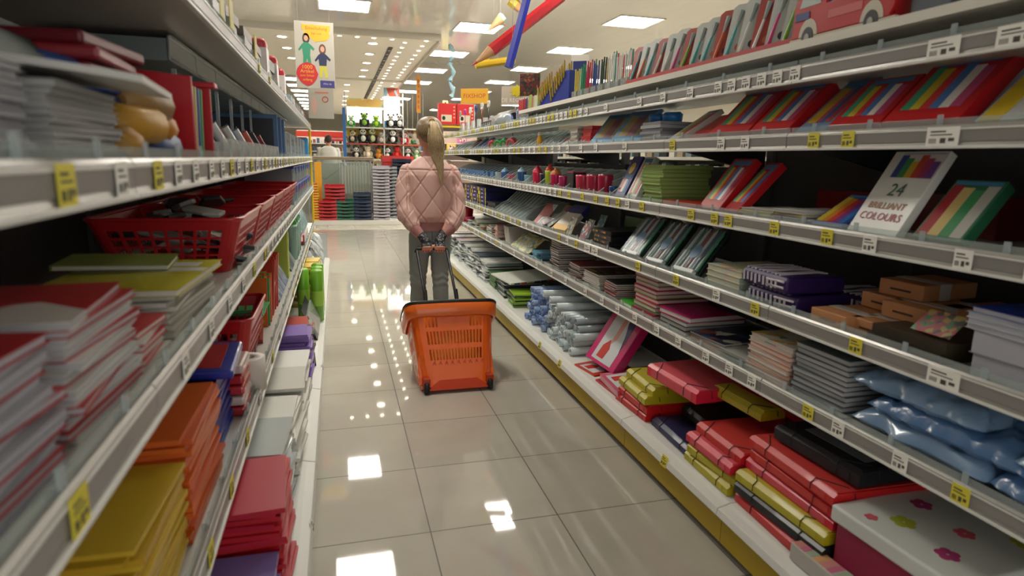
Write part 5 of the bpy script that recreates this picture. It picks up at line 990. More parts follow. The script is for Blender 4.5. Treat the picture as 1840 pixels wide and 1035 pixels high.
o = T('carton', 'bright blue carton at the end of the fourth left shelf', 'carton', at('L3', 6.75, .02), PI/2); P('box', MB().box(-.1, .1, 0, .2, 0, .19), M('2c86b8', .35), o, .003); P('top', MB().box(-.09, .09, .01, .19, .19, .2), M('b83a3a', .4), o)
# glass-fronted bins hanging under the top left shelf
for i in range(12):
    o = T('drawer_bin', f"grey clear bin row under the top left shelf, {ordw(i)} from the viewer", 'bin', at('L3', 1.85+.30*i, .12, .235), PI/2, 'bins under the top left shelf'); P('front', MB().box(-.145, .145, 0, .004, 0, .055), M('94a4a4', .15, coat=.6, clear=.3), o, .002); P('body', MB().box(-.14, .14, .006, .28, .0, .05), M('7b8a8a', .3), o); P('handle', MB().box(-.145, .145, -.006, 0, .05, .056), M('b9c4c0', .25), o)
    bk_ = T('bin_rail', f"thin support rail below the hanging bin row, {ordw(i)} piece", 'rail', at('L3', 1.85+.30*i, .14, .0), PI/2, 'bin supports'); P('leg', MB().box(-.006, .006, 0, .01, 0, .233), CLEAR2, bk_)
# ---- top shelf
for i in range(7):
    o = T('document_wallet', f"dark green wallet lying on the grey pads, {pos_in_stack(i, 7)}", 'wallet', at('L3', .80+.01*i, .10+.01*i, .118+.008*i), PI/2, 'dark green wallets'); P('wallet', MB().box(-.22, .22, 0, .26, 0, .0075), M('0f3a30', .45), o)
crumple('L4', 1.15, .34, .3, .12, MP(('7a7c8c', 'c0bdc0', '3a3a68', '8a7a7a'), 14, seed=2), 'crumpled grey violet packet on the top left shelf', amp=.04, seed=11); crumple('L4', 1.5, .3, .3, .09, MP(('9aa0a8', 'c8c0b8', 'a85a4a', '4a5a7a'), 18, seed=5), 'pale crumpled packet right of the violet one', amp=.03, seed=12)
for i, Y in enumerate((1.9, 2.15, 2.45, 2.75)): slab('L4', Y, 4, .2, .26, .03, [M('5a4a3a', .4), M('6a7c80', .4), M('8a8a84', .4)], ['brown flat carton', 'grey teal carton', 'grey carton'], f"{ordw(i)} carton pile, top left shelf", 'flat_carton', 'carton', off=.03)
for i, (Y, c, nm) in enumerate([(1.66, 'c0b02a', 'yellow'), (1.8, 'c8b830', 'bright yellow'), (2.3, 'c0ae28', 'pale yellow')]):
    o = T('price_flag', f"{nm} price flag clipped to the top left shelf, {ordw(i)} from the viewer", 'flag', at('L4', Y, -.008, .01), PI/2); P('card', MB().box(-.03, .03, 0, .002, 0, .07), M(c, .5), o)
for i in range(3):
    o = T('red_carton', f"red and white upright carton on the top left shelf, {ordw(i)} from the viewer", 'carton', at('L4', 3.1+.5*i, .03), PI/2, 'red and white cartons'); P('box', MB().box(-.05, .05, 0, .16, 0, .2), M('a8202a', .35), o, .02, seg=4); P('side_panel', MB().box(-.052, .052, -.001, .05, .02, .16), M('d0c8c4', .4), o)
slab('L4', 3.35, 3, .3, .24, .05, [M('33363c', .4)], ['dark carton'], 'pile between the red white cartons', 'flat_carton', 'carton', off=.04)
for i in range(9): slab('L4', 4.9+.24*i, 2, .2, .24, .06, [M(['8a9aa0', 'a09890', '6a2430'][i % 3], .4)], [f"{['blue grey', 'beige', 'wine'][i % 3]} carton"], f"{ordw(i)} far pair on the top left shelf", 'flat_carton', 'carton', off=.04, group='far cartons of the top left shelf')
# ================================================================ girl and trolley basket
def capsules(mb, chain, n=14):
    """union-ready tapered limbs: chain of (point, radius) or (point, (ra, rb)) with balls at the joints"""
    for i in range(len(chain)):
        p, r = chain[i]; mb.ball(p, r, 8)
        if i+1 < len(chain):
            q, s = chain[i+1]; mb.tube([p, q], [r, s], n)
def fused(name, mb, voxel, mat, parent, smooth=6, fn=None, loc=(0, 0, 0)):
    me = mb.mesh(name, mat); o = bpy.data.objects.new('tmp', me); COL.objects.link(o)
    r = o.modifiers.new('r', 'REMESH'); r.mode = 'VOXEL'; r.voxel_size = voxel; r.use_smooth_shade = True
    s = o.modifiers.new('s', 'SMOOTH'); s.iterations = smooth; s.factor = .5
    dg = bpy.context.evaluated_depsgraph_get(); dg.update(); m2 = bpy.data.meshes.new_from_object(o.evaluated_get(dg))
    bpy.data.objects.remove(o); bpy.data.meshes.remove(me); m2.name = name; m2.materials.clear(); m2.materials.append(mat)
    if fn:
        m2.calc_loop_triangles(); ns = [v.normal.copy() for v in m2.vertices]
        for v, nn in zip(m2.vertices, ns): v.co = v.co+nn*fn(v.co, nn)
    for p in m2.polygons: p.use_smooth = True
    return link(name, m2, parent, loc)
def ellip(mb, rings, n=28):
    """closed loft of ellipses (z, cx, cy, rx, ry)"""
    vs = []; fs = []
    for (z, cx, cy, rx, ry) in rings:
        for k in range(n):
            t = 2*PI*k/n; c, s = math.cos(t), math.sin(t); e = .85
            vs.append((cx+rx*math.copysign(abs(c)**e, c), cy+ry*math.copysign(abs(s)**e, s), z))
    for i in range(len(rings)-1):
        for k in range(n): fs.append((i*n+k, i*n+(k+1) % n, (i+1)*n+(k+1) % n, (i+1)*n+k))
    fs.append(tuple(range(n-1, -1, -1))); fs.append(tuple(range((len(rings)-1)*n, len(rings)*n))); mb.add(vs, fs)
GX, GY = 0.578, 4.10
girl = T('person', 'person with blonde ponytail, quilted pink jacket and grey jeans, pulling a trolley basket behind', 'person', (GX, GY, 0), 0)
SKIN = M('c98f72', .5); body = MB()
# head and neck (face towards +y, away from the camera)
ellip(body, [(1.285, 0, .012, .02, .03), (1.292, 0, .022, .045, .055), (1.315, 0, .018, .058, .072), (1.345, 0, .006, .066, .084), (1.38, 0, -.002, .071, .09), (1.42, 0, -.006, .072, .09), (1.45, 0, -.008, .062, .077), (1.472, 0, -.008, .04, .052), (1.48, 0, -.008, .01, .012)])
body.tube([(0, -.012, 1.20), (0, -.008, 1.31)], [.05, .042], 14)
body.ball((0, .095, 1.362), (.012, .016, .018), 6); body.ball((0, .088, 1.335), (.022, .008, .007), 6)
for s in (-1, 1): body.ball((s*.074, -.006, 1.372), (.008, .018, .028), 8); body.ball((s*.028, .082, 1.385), (.012, .006, .007), 6)
ellip(body, [(.72, 0, 0, .085, .06), (.80, 0, 0, .10, .07), (.92, 0, 0, .10, .075), (1.05, 0, 0, .12, .08), (1.12, 0, 0, .12, .07), (1.18, 0, 0, .08, .05), (1.24, 0, 0, .05, .045)])
SH, EL = [(-.135, -.005, 1.13), (.135, -.005, 1.13)], [(-.172, -.06, .94), (.172, -.06, .94)]
WR, HN = [(-.078, -.165, .742), (.062, -.16, .748)], [(-.052, -.195, .70), (.030, -.195, .702)]
for s in (0, 1): capsules(body, [(SH[s], .030), (EL[s], .030), (WR[s], .022), (HN[s], .026)])
HP, KN, AN = [(-.072, 0, .74), (.072, 0, .74)], [(-.078, .015, .40), (.066, -.02, .40)], [(-.082, .03, .08), (.07, -.045, .085)]
for s in (0, 1): capsules(body, [(HP[s], .055), (KN[s], .036), (AN[s], .026)]); body.ball((AN[s][0], AN[s][1]+.05, .05), (.035, .09, .032), 8)
# hands: palms folded over the bar, knuckles outward
BARZ, BARY = .672, -.225
for s in (0, 1):
    hx, hy, hz = HN[s]; sg = -1 if s == 0 else 1
    body.ball((hx, hy-.002, hz-.004), (.030, .016, .026), 8)
    for k in range(4):
        x = hx+(-.024+.016*k); L = [.9, 1, 1.02, .95][k] if s == 0 else [.95, 1.02, 1, .9][k]
        capsules(body, [((x, hy-.008, hz-.008), .0085), ((x, BARY-.019*L, BARZ+.012), .0082), ((x, BARY-.018*L, BARZ-.010), .0076), ((x, BARY+.004, BARZ-.019), .007)], 8)
    xi = hx-sg*.032; capsules(body, [((hx-sg*.018, hy, hz+.004), .0095), ((xi, BARY-.006, BARZ+.016), .0085), ((xi+sg*.006, BARY-.018, BARZ-.006), .0075)], 8)
fused('body', body, .0045, SKIN, girl, 3)
# nails
for s in (0, 1):
    for k in range(4): P('fingernail', MB().ball((HN[s][0]+(-.024+.016*k), BARY-.0255, BARZ-.011), (.005, .003, .006), 6), M('a01c2c', .25, coat=.6), girl)
# jacket
JK = M('cba398', .48, coat=.0, bump=.15, bs=60); jk = MB()
ellip(jk, [(.815, 0, -.01, .115, .09), (.825, 0, -.01, .15, .115), (.86, 0, -.01, .158, .125), (.95, 0, -.005, .164, .125), (1.05, 0, 0, .168, .12), (1.12, 0, 0, .17, .112), (1.165, 0, 0, .158, .095), (1.205, 0, 0, .115, .072), (1.235, 0, -.002, .07, .058), (1.245, 0, 0, .045, .045)])
for s in (0, 1):
    sg = -1 if s == 0 else 1
    capsules(jk, [((sg*.138, 0, 1.14), .055), ((sg*.165, -.02, 1.05), .056), ((sg*.173, -.055, .95), .057), ((sg*.160, -.09, .87), .060), ((sg*.128, -.125, .815), .050)], 18)
def seg_d(p, a, b):
    ab = b-a; t = max(0, min(1, (p-a).dot(ab)/ab.length_squared)); return (p-(a+ab*t)).length, t
rw = random.Random(3); wr_ = [(rw.uniform(20, 60), rw.uniform(-25, 25), rw.uniform(10, 35), rw.uniform(0, 6)) for _ in range(8)]
def quilt(co, n):
    x, y, z = co; d = 0
    arm = abs(x) > .135 and z < 1.15 or (z < 1.0 and abs(x) > .10 and y < -.11)
    w = sum(math.sin(a*z+b*x+c*y+p) for a, b, c, p in wr_)/8
    if not arm:
        u = x/.145; v = z/.20
        for q in (u+v+.15, u-v-.15):
            f = abs(q-round(q)); d -= .0045*math.exp(-(f/.04)**2)
            d += .0010*math.cos(2*PI*(q))*-1
        if y < 0 and z > 1.10: d -= .006*math.exp(-((z-1.155)/.004)**2)
        d += .003*w*(1 if z < 1.0 else .5)
    else:
        d += .0075*w+.0013*math.sin(75*z+50*x*math.copysign(1, x)+5*math.sin(22*x+13*z)+40*y)
        for q in (z/.13+x*math.copysign(1, x)/.12, z/.13-x*math.copysign(1, x)/.12-y/.2): f = abs(q-round(q)); d -= .0035*math.exp(-(f/.045)**2)
    if y < 0 and z > .9 and abs(abs(x)-(.148+.03*max(0, (1.15-z)))) < .0045: d -= .005
    return d
jo = fused('jacket', jk, .0042, JK, girl, 5, quilt)
RIB = MW('a06a68', 'b07c78', 150, 'X', .7)
b = MB(); ellip(b, [(.765, 0, -.01, .132, .105), (.77, 0, -.01, .136, .108), (.81, 0, -.01, .138, .11), (.828, 0, -.01, .135, .108)]); P('hem_band', b, RIB, girl, .004)
b = MB(); b.lathe([(.058, 1.228), (.056, 1.25), (.05, 1.268), (.046, 1.27), (.043, 1.262), (.046, 1.24)], 28); P('collar', b, RIB, girl)
for s in (0, 1):
    sg = -1 if s == 0 else 1
    P('cuff', MB().tube([(sg*.132, -.122, .822), (sg*.112, -.145, .785), (WR[s][0]+sg*.006, WR[s][1]+.002, WR[s][2]+.008)], [.043, .036, .031], 20), RIB, girl)
    GLM = MP(('16171c', '22242a', '8a8c90', '16171c', '1c1d24'), 150, .6); gl = MB()
    capsules(gl, [((WR[s][0], WR[s][1], WR[s][2]+.01), .028), ((HN[s][0], HN[s][1]-.002, HN[s][2]+.006), .0315)], 14); gl.ball((HN[s][0], HN[s][1]-.006, HN[s][2]), (.037, .022, .026), 8)
    for k in range(4): capsules(gl, [((HN[s][0]+(-.024+.016*k), HN[s][1]-.012, HN[s][2]-.004), .0115), ((HN[s][0]+(-.024+.016*k), BARY-.012, BARZ+.018), .0108)], 8)
    fused('glove', gl, .003, GLM, girl, 3)
# jeans
def denim():
    m = M('8a908b', .6, bump=.3, bs=300).copy(); m.name = 'grey_denim'; return m
jn = MB(); ellip(jn, [(.70, 0, -.005, .10, .085), (.74, 0, -.006, .132, .098), (.79, 0, -.005, .128, .095), (.83, 0, 0, .115, .085)])
for s in (0, 1):
    x1, x2, x3 = HP[s][0], KN[s][0], AN[s][0]
    capsules(jn, [((x1*.93, -.005, .72), .074), ((x1*.98, 0, .62), .069), ((x2, .0, .50), .060), ((KN[s][0], KN[s][1], .41), .053), ((KN[s][0]*.5+AN[s][0]*.5, (KN[s][1]+AN[s][1])/2-.012, .27), .052), ((AN[s][0], AN[s][1], .10), .040)], 18)
def wrinkle(co, n):
    x, y, z = co; k = math.exp(-((z-.44)/.07)**2)+.5*math.exp(-((z-.13)/.05)**2)+.4*math.exp(-((z-.70)/.04)**2)
    return k*(.0028*math.sin(150*z+40*x+2*math.sin(60*x))+.0018*math.sin(90*z-60*x))+.0008*math.sin(40*z+30*x)
fused('jeans', jn, .0045, denim(), girl, 4, wrinkle)
P('seam', MB().box(-.0015, .0015, -.1055, -.1, .70, .8), M('4a4e4c', .6), girl)
for s in (0, 1):
    sh = MB(); a = AN[s]; ellip(sh, [(.0, a[0], a[1]+.05, .036, .105), (.02, a[0], a[1]+.05, .042, .115), (.045, a[0], a[1]+.045, .040, .108), (.07, a[0], a[1]+.02, .036, .07), (.10, a[0], a[1], .034, .042)]); o = fused('shoe', sh, .005, M('d8d6d0', .5), girl, 3)
    P('sole', MB().prism([(a[0]+.043*math.cos(t), a[1]+.05+.118*math.sin(t)) for t in [2*PI*k/24 for k in range(24)]], 'z', 0, .014), M('efeee8', .5), o)
# hair: cap drawn back to a high ponytail, strands as geometry
HM = bpy.data.materials.new('blonde_hair'); HM.use_nodes = True; nt = HM.node_tree; b_ = nt.nodes['Principled BSDF']; tc = nt.nodes.new('ShaderNodeTexCoord'); n_ = nt.nodes.new('ShaderNodeTexNoise'); mp = nt.nodes.new('ShaderNodeMapping'); mp.inputs['Scale'].default_value = (160, 120, 6)
nt.links.new(tc.outputs['Object'], mp.inputs[0]); nt.links.new(mp.outputs[0], n_.inputs['Vector']); r_ = nt.nodes.new('ShaderNodeValToRGB'); r_.color_ramp.elements[0].position = .3; r_.color_ramp.elements[0].color = H('7d6444'); r_.color_ramp.elements[1].position = .7; r_.color_ramp.elements[1].color = H('dcc598'); nt.links.new(n_.outputs[0], r_.inputs[0]); nt.links.new(r_.outputs[0], b_.inputs['Base Color']); b_.inputs['Roughness'].default_value = .42
HC = HM.copy(); HC.node_tree.nodes['Mapping'].inputs['Scale'].default_value = (60, 60, 14); HC.node_tree.nodes['Color Ramp'].color_ramp.elements[0].color = H('4f4233'); HC.node_tree.nodes['Color Ramp'].color_ramp.elements[1].color = H('8f7653')
TIE = Vector((.004, -.098, 1.45)); hc = MB(); vs = []; fs = []; A, B = 40, 22
for i in range(A):
    th = PI*2*i/A
    for j in range(B+1):
        ph = j/B; # from crown down to the hairline
        back = max(0, -math.sin(th)); low = 1.30+.078*(1-back**1.2) if back > 0 else 1.405+.02*math.sin(th)
        if abs(math.cos(th)) > .85: low = max(low, 1.375)
        z = 1.487-(1.487-low)*ph**1.35; t = max(-1, min(1, (z-1.395)/.094)); r = math.sqrt(max(0, 1-abs(t)**2.3))
        rx = (.085*r+.002)*(1 if z > 1.36 else .62+.38*max(0, (z-1.28)/.08)); ry = (.103*r+.002)*(1 if z > 1.36 else .55+.45*max(0, (z-1.28)/.08))
        g = 1+.008*math.sin(th*23+j*.3)
        vs.append((rx*math.cos(th)*g, ry*math.sin(th)*g-.008, z))
for i in range(A):
    for j in range(B): a0 = i*(B+1)+j; b0 = ((i+1) % A)*(B+1)+j; fs.append((a0, a0+1, b0+1, b0))
hc.add(vs, fs, 0, True); ho = P('hair_cap', hc, HC, girl); s = ho.modifiers.new('t', 'SOLIDIFY'); s.thickness = .005
rh = random.Random(9)
pt = MB()
for k in range(230):
    a = rh.uniform(0, 2*PI); rr = math.sqrt(rh.random()); u = math.cos(a)*rr; v = math.sin(a)*rr; L = rh.uniform(.30, .41)*(1-.2*abs(u)); pts = []
    for j in range(12):
        t = j/11; wv = .016+.026*math.sin(PI*min(1, t*1.15)) - .018*max(0, t-.6)
        x = TIE.x+u*wv*(1.0+.25*t)+.030*t*t+.022*t+.0035*math.sin(6*t+a*3); y = TIE.y-.018-.032*math.sin(PI*min(1, t*1.6+.12))+v*wv*.55-.008*t+(-.045*t if t > .3 else -.045*t)
        z = TIE.z+.012*math.sin(PI*min(1, t*6))-L*t
        pts.append((x, y, z))
    pt.tube(pts, [.0028]*4+[.0034]*4+[.003, .0026, .002, .0008], 4, 0, cap=False)
for k in range(40):     # strands pulled up the back of the head into the tie
    a = rh.uniform(-1.3, 1.3); x0 = .06*math.sin(a); z0 = 1.315+.05*abs(math.sin(a))+rh.uniform(0, .02)
    pt.tube([(x0, -.008-.072*math.cos(a*.9), z0), (x0*.8, -.012-.095*math.cos(a*.8), z0+.05), (x0*.35, -.108, 1.43), tuple(TIE)], [.001, .002, .002, .0015], 4, cap=False)
for k in range(14): pt.tube([(.03, -.10, 1.27), (.06, -.11, 1.24), (.10+.02*rh.random(), -.10, 1.215), (.13+.03*rh.random(), -.10, 1.19+.01*rh.random())], [.001, .0012, .001, .0004], 4, cap=False)
P('ponytail', pt, HM, girl); P('hair_tie', MB().tube([TIE+Vector((.018*math.cos(t), -.006+.004*math.sin(t*2), .018*math.sin(t))) for t in [2*PI*k/14 for k in range(15)]], .005, 6, cap=False), M('a08458', .6), girl)
# ---------------------------------------------------------------- trolley basket
BK = T('trolley_basket', 'orange plastic trolley basket with black rim and pull handle on two wheels', 'basket', (.592, 3.13, .035), 0)
TL = Matrix.Rotation(-math.radians(33), 4, 'X') # leaning away from the viewer
OR_ = M('f5681a', .25, coat=.5); ORI = M('e0640f', .35)
Wb, Wt, Db, Dt, Hh = .385, .475, .25, .33, .455
def hole(si, u, v):
    if si == 0: return (.3 < v < .45 or .48 < v < .68) and .04 < u < .96 or (.70 < v < .86 and (.04 < u < .25 or .75 < u < .96))
    if si == 2: return .3 < v < .8
    return .45 < v < .85 and .2 < u < .8
sh = lattice_shell(Wb, Db, Wt, Dt, Hh, 17, 8, 4, hole, .06, .7, zdiv=[0, .31, .44, .50, .66, .71, .84, .97, 1.0])
top = sh.top
def tilt(mb, off=(0, Db/2, 0)):
    mb.v = [tuple(TL @ (Vector(v)+Vector(off))) for v in mb.v]; return mb
tub = P('tub', tilt(sh), OR_, BK); solid(tub, .004)
lin_ = MB(); ellip(lin_, [(.03, 0, 0, Wb/2-.02, Db/2-.02), (Hh*.96, 0, 0, Wt/2-.02, Dt/2-.02)]); 
lin_.f = lin_.f[:-1]; lin_.m = lin_.m[:-1]; lin_.sm = lin_.sm[:-1]; solid(P('lit_inside', tilt(lin_), M('f59a22', .4), BK), .002)  # lighter orange inside shell paints in the light showing through the slots
# rim: wide orange collar + black edge
def ringpts(g, z):
    out = []
    for p in top: v = Vector((p[0], p[1], 0)); l = v.length; out.append((p[0]*(1+g/l), p[1]*(1+g/l), z))
    return out
cl = MB(); rr = [(0.0, Hh-.075), (.018, Hh-.07), (.026, Hh-.01), (.022, Hh), (.0, Hh)]; vs = []; n = len(top)
for g, z in rr: vs += ringpts(g, z)
cl.add(vs, [(i*n+k, i*n+(k+1) % n, (i+1)*n+(k+1) % n, (i+1)*n+k) for i in range(len(rr)-1) for k in range(n)], 0, True); solid(P('collar', tilt(cl), M('f2701c', .3, coat=.4), BK), .003)
be = MB(); q = ringpts(.02, Hh+.006); be.tube(q+[q[0]], .011, 8, cap=False); P('black_rim', tilt(be), M('141518', .4), BK)
P('base_rib', tilt(MB().prism([(-Wb/2+.03, -.022), (Wb/2-.03, -.022), (Wb/2-.045, .0), (Wb/2-.09, .035), (-Wb/2+.09, .035), (-Wb/2+.045, .0)], 'y', -.008-Db/2, -Db/2+.004)), M('c83c0a', .35), BK, .003)
P('back_plate', tilt(MB().box(-Wb/2+.05, Wb/2-.05, -Db/2-.004, -Db/2+.002, .068, .10)), OR_, BK, .003)
tx = text_mesh('BASKET LINE', .03, M('d2500f', .3, coat=.5), .0015)
for i in range(9):
    x = -Wb/2+.06+i*.033; P('embossed_mark', tilt(MB().prism([(x, .112), (x+.008, .136), (x+.016, .136), (x+.02, .112), (x+.01, .124)], 'y', -Db/2-.014, -Db/2-.008)), M('c8400c', .3, coat=.5), BK, .001)
for s in (-1, 1):
    P('side_rib', tilt(MB().prism([(-Db/2+.02, .02), (-Db/2+.05, .02), (-Db/2+.035, Hh*.75), (-Db/2+.01, Hh*.75)], 'x', s*(Wb/2-.006), s*(Wb/2+.014))), OR_, BK, .004)
    P('corner_boss', tilt(MB().lathe([(0, 0), (.016, 0), (.016, .008), (.009, .008), (.009, .003), (0, .003)], 14)), M('b83408', .35), BK, 0, None, (s*(Wb/2-.028), -.008, .045), (PI/2, 0, 0)) if False else None
    wl = MB(); wl.lathe([(.012, -.014), (.030, -.012), (.033, 0), (.030, .012), (.012, .014)], 18); me = wl.mesh('wheel', M('141417', .5)); me.transform(Matrix.Rotation(PI/2, 4, 'Y')); w_ = link('wheel', me, BK, (s*.172, .0, -.002)); P('hub', MB().tube([(-.016, 0, 0), (.016, 0, 0)], .008, 10), M('5a5a5c', .4), w_)
    P('wheel_bracket', MB().box(s*.172-.02, s*.172+.02, -.01, .035, .008, .05), M('b83a0c', .35), BK, .004)
    # handle tube from the basket front up to the bar
    a_ = Vector((s*.088-.010, .44, .17)); b2 = Vector((s*.088-.010, .745, .637)); c2 = Vector((s*.075-.010, .745, .637))
    hx = s*.094-.006
    P('handle_tube', MB().tube([(s*.10-.01, .36, .20), (s*.092-.02, .46, .365), (hx-.02, .60, .49), (hx-.028, .745, .628)], .0085, 10), M('1f2124', .35, metal=.3), BK); P('handle_sleeve', MB().tube([(s*.094-.018, .43, .32), (s*.092-.02, .50, .42)], .013, 10), M('17181b', .4), BK)
P('handle_bar', MB().tube([(-.135, .742, .612), (-.128, .745, .632), (-.118, .745, .637), (.049, .745, .637), (.058, .745, .632), (.066, .742, .612)], .0105, 12), M('141518', .45), BK)
# ================================================================ the end of the aisle and the shop beyond
pl = T('low_plinth', 'white low plinth across the end of the aisle carrying tray stacks', 'plinth', (.45, 11.85, 0)); P('box', MB().box(-.9, 1.3, -.1, .5, 0, .085), M('d4d2c8', .4), pl, .004); P('dark_foot_strip', MB().box(-.9, 1.3, -.096, .4, .0, .012), M('3a3a38', .5), pl)  # white box with a dark strip along its foot
def tray(x, y, z, w, d, h, col, lab, grp, clear=0, lip=True, front='tabs'):
    k = (w, d, h, col, clear, front)
    if k not in _tr:
        m = MB(); m.prism([(0, 0), (d, 0), (d, h), (d-.006, h), (d-.006, .006), (.006, .006), (.006, h*.55), (0, h*.55)], 'x', -w/2, w/2); s = MB(); s.box(-w/2, -w/2+.006, 0, d, 0, h); t = MB(); t.box(w/2-.006, w/2, 0, d, 0, h)
        f = MB(); f.box(-w/2, -w/2*.45, -.006, 0, h*.2, h*.75); g = MB(); g.box(w/2*.45, w/2, -.006, 0, h*.2, h*.75)
        mt = M(col, .25, coat=.5, clear=clear); _tr[k] = [x_.mesh(nm, mt) for x_, nm in ((m, 'floor_and_back'), (s, 'side'), (t, 'side'), (f, 'front_tab'), (g, 'front_tab'))]
    o = T('letter_tray', lab, 'tray', (x, y, z), 0, grp)
    for me in _tr[k]: link(me.name.split('.')[0], me, o)
    return o
_tr = {}
def trays(x, y, n, w, h, cols_, nm, grp, clear=0, z0=.086):
    for i in range(n): tray(x, y, z0+i*h, w, .34, h*.97, cols_[i % len(cols_)], f"{nm} letter tray, {pos_in_stack(i, n)} of its stack" if pos_in_stack(i, n) in ('topmost', 'lowest') else f"{nm} letter tray, {pos_in_stack(i, n)} of its stack", grp, clear)
trays(-.185, 11.8, 6, .31, .062, ['b8181f'], 'red front', 'red trays, front stack'); trays(.125, 11.8, 6, .30, .062, ['0f5a40'], 'green', 'green trays'); trays(.435, 11.8, 6, .31, .062, ['1a2c4a'], 'navy', 'navy trays')
trays(-.05, 12.0, 9, .36, .065, ['b8141c'], 'red rear', 'red trays, rear stack', z0=.13); trays(.44, 12.15, 7, .33, .066, ['3a4f66'], 'slate blue rear', 'slate trays', z0=.10)
for i in range(14):
    o = T('letter_tray', f"yellow tray with red gaps, {pos_in_stack(i, 14)} of the edge stack", 'tray', (-.39, 11.8, .086+i*.047), 0, 'yellow trays at the left edge'); P('tray', MB().box(-.055, .055, 0, .3, 0, .025), M('d8b01c', .35), o); P('red_gap', MB().box(-.035, .035, -.002, .3, .025, .046), M('a81c18', .4), o)
o = T('display_board', 'orange yellow upright panel behind the yellow trays', 'panel', (-.335, 12.12, .0)); P('panel', MB().box(-.06, .06, 0, .02, 0, 1.12), M('e0a012', .4), o)
trays(.775, 11.8, 17, .30, .058, ['c8c4cc'], 'clear pinkish', 'clear trays', clear=.35)
trays(.93, 12.2, 15, .34, .066, ['b8bcc0'], 'smoky clear', 'smoky trays', clear=.5); trays(1.2, 12.25, 17, .36, .066, ['151c34'], 'dark navy', 'dark trays'); 
o = T('card_display', 'red card display stand behind the dark tray stack', 'display', (1.12, 12.75, 0)); P('panel', MB().box(-.25, .35, 0, .3, 0, 1.24), M('b82a2a', .4), o); P('top_band', MB().box(-.26, .36, -.01, .31, 1.14, 1.26), M('c43434', .4), o)
# railing and stairwell
rl = T('railing', 'glass railing with pale wooden handrail behind the tray stacks', 'railing', (.05, 13.0, 0)); P('handrail', MB().box(-.62, .66, -.03, .03, 1.16, 1.21), M('a88f72', .4), rl, .01)
P('top_plate', MB().box(-.62, .66, -.05, .05, 1.21, 1.222), M('d6d2c8', .4), rl); P('glass', MB().box(-.6, .62, -.004, .004, .1, 1.16), M('c4d0c8', .05, clear=.8), rl)
for x in (-.6, .10, .60, .66): P('steel_post', MB().tube([(x, 0, 0), (x, 0, 1.17)], .012, 8), STEEL, rl)
es = T('escalator', 'grey escalator side panels with a steel handrail beyond the railing', 'escalator', (.0, 14.2, 0)); P('side_panel', MB().prism([(-.75, 0), (.75, 0), (.75, 1.08), (-.75, 1.08)], 'y', 0, .06), M('9c9f98', .45), es)
P('panel_joint', MB().prism([(-.7, 1.05), (-.25, .72), (.2, 1.05), (.2, 1.07), (-.25, .75), (-.7, 1.07)], 'y', -.01, 0), M('5f6260', .5), es); P('steel_column', MB().tube([(.08, -.3, .0), (.08, -.3, 1.02), (.1, -.28, 1.08), (.16, -.26, 1.08), (.18, -.25, 1.0), (.18, -.25, 0)], .035, 12), M('a8aeb0', .2, metal=.9), es)  # darker V-shaped line across the side panel, then the column
hk = T('hook_rack', 'silver rack with hanging clear bags and charms beside the stairwell', 'rack', (.32, 12.75, 0)); P('frame', MB().box(-.27, -.262, 0, .01, 0, 1.12).box(.28, .288, 0, .01, 0, 1.12).box(-.27, .288, 0, .01, 1.11, 1.12), STEEL, hk)
for i in range(9):
    o = T('hanging_bag', f"clear hanging bag on the silver rack, {ordw(i)} from the left", 'bag', (.10+.055*i, 12.735-.01*(i % 2), .515), 0, 'hanging clear bags'); P('bag', MB().box(-.022, .022, 0, .012, 0, .55), M('b4bcb0', .15, coat=.5, clear=.35), o, .004); P('hook', MB().tube([(0, .006, .55), (0, .006, .6)], .003, 5), STEEL, o)
def plush(x, y, z, s, lab, cols_=('16161a', 'e6e4dc'), rz=0, sit=True, grp=None):
    o = T('plush_animal', lab, 'soft toy', (x, y, z), rz, grp); o.scale = (s, s, s); A, B = M(cols_[0], .8, bump=.5, bs=60), M(cols_[1], .8, bump=.5, bs=60)
    b = MB(); b.ball((0, 0, .09), (.08, .07, .09), 8, 0); b.ball((0, -.03, .09), (.055, .05, .065), 8, 1); b.ball((0, -.02, .21), (.06, .055, .055), 8, 1); b.ball((-.05, -.02, .255), .022, 6, 0); b.ball((.05, -.02, .255), .022, 6, 0)
    b.ball((-.022, -.068, .215), .014, 6, 0); b.ball((.022, -.068, .215), .014, 6, 0); b.ball((0, -.075, .195), .01, 5, 0)
    for sx in (-1, 1): b.ball((sx*.075, -.03, .1), (.025, .03, .06), 6, 0); b.ball((sx*.06, -.07, .02), (.03, .055, .026), 6, 0)
    P('body', b, [A, B], o); return o
# toy shelving block
ty = T('toy_rack', 'white metal toy rack with lit header panels at the end of the shop aisle', 'rack', (.70, 15.9, 0))
for x in (-.47, .44, .9): P('perforated_post', MB().box(x-.012, x+.012, -.01, .015, 0, 2.75), M('c9cac4', .35, metal=.3), ty)
for z in (1.18, 1.55, 1.93): P('shelf_board', MB().box(-.46, 1.35, -.0, .4, z-.02, z), M('b8b8b0', .4), ty); P('shelf_strip', MB().box(-.46, 1.35, -.01, 0, z-.03, z+.005), M('a8482c' if z == 1.55 else 'c8c8c0', .4), ty)
P('lit_panel', MB().box(-.42, .42, .3, .32, 2.05, 2.42), M('fbf6e6', .5, emit=.65), ty); P('lit_panel', MB().box(.47, .86, .3, .32, 2.12, 2.7), M('f4f6f2', .5, emit=.6), ty); P('yellow_panel', MB().box(-.42, .42, .3, .32, 1.72, 1.92), M('d8b42c', .45), ty)
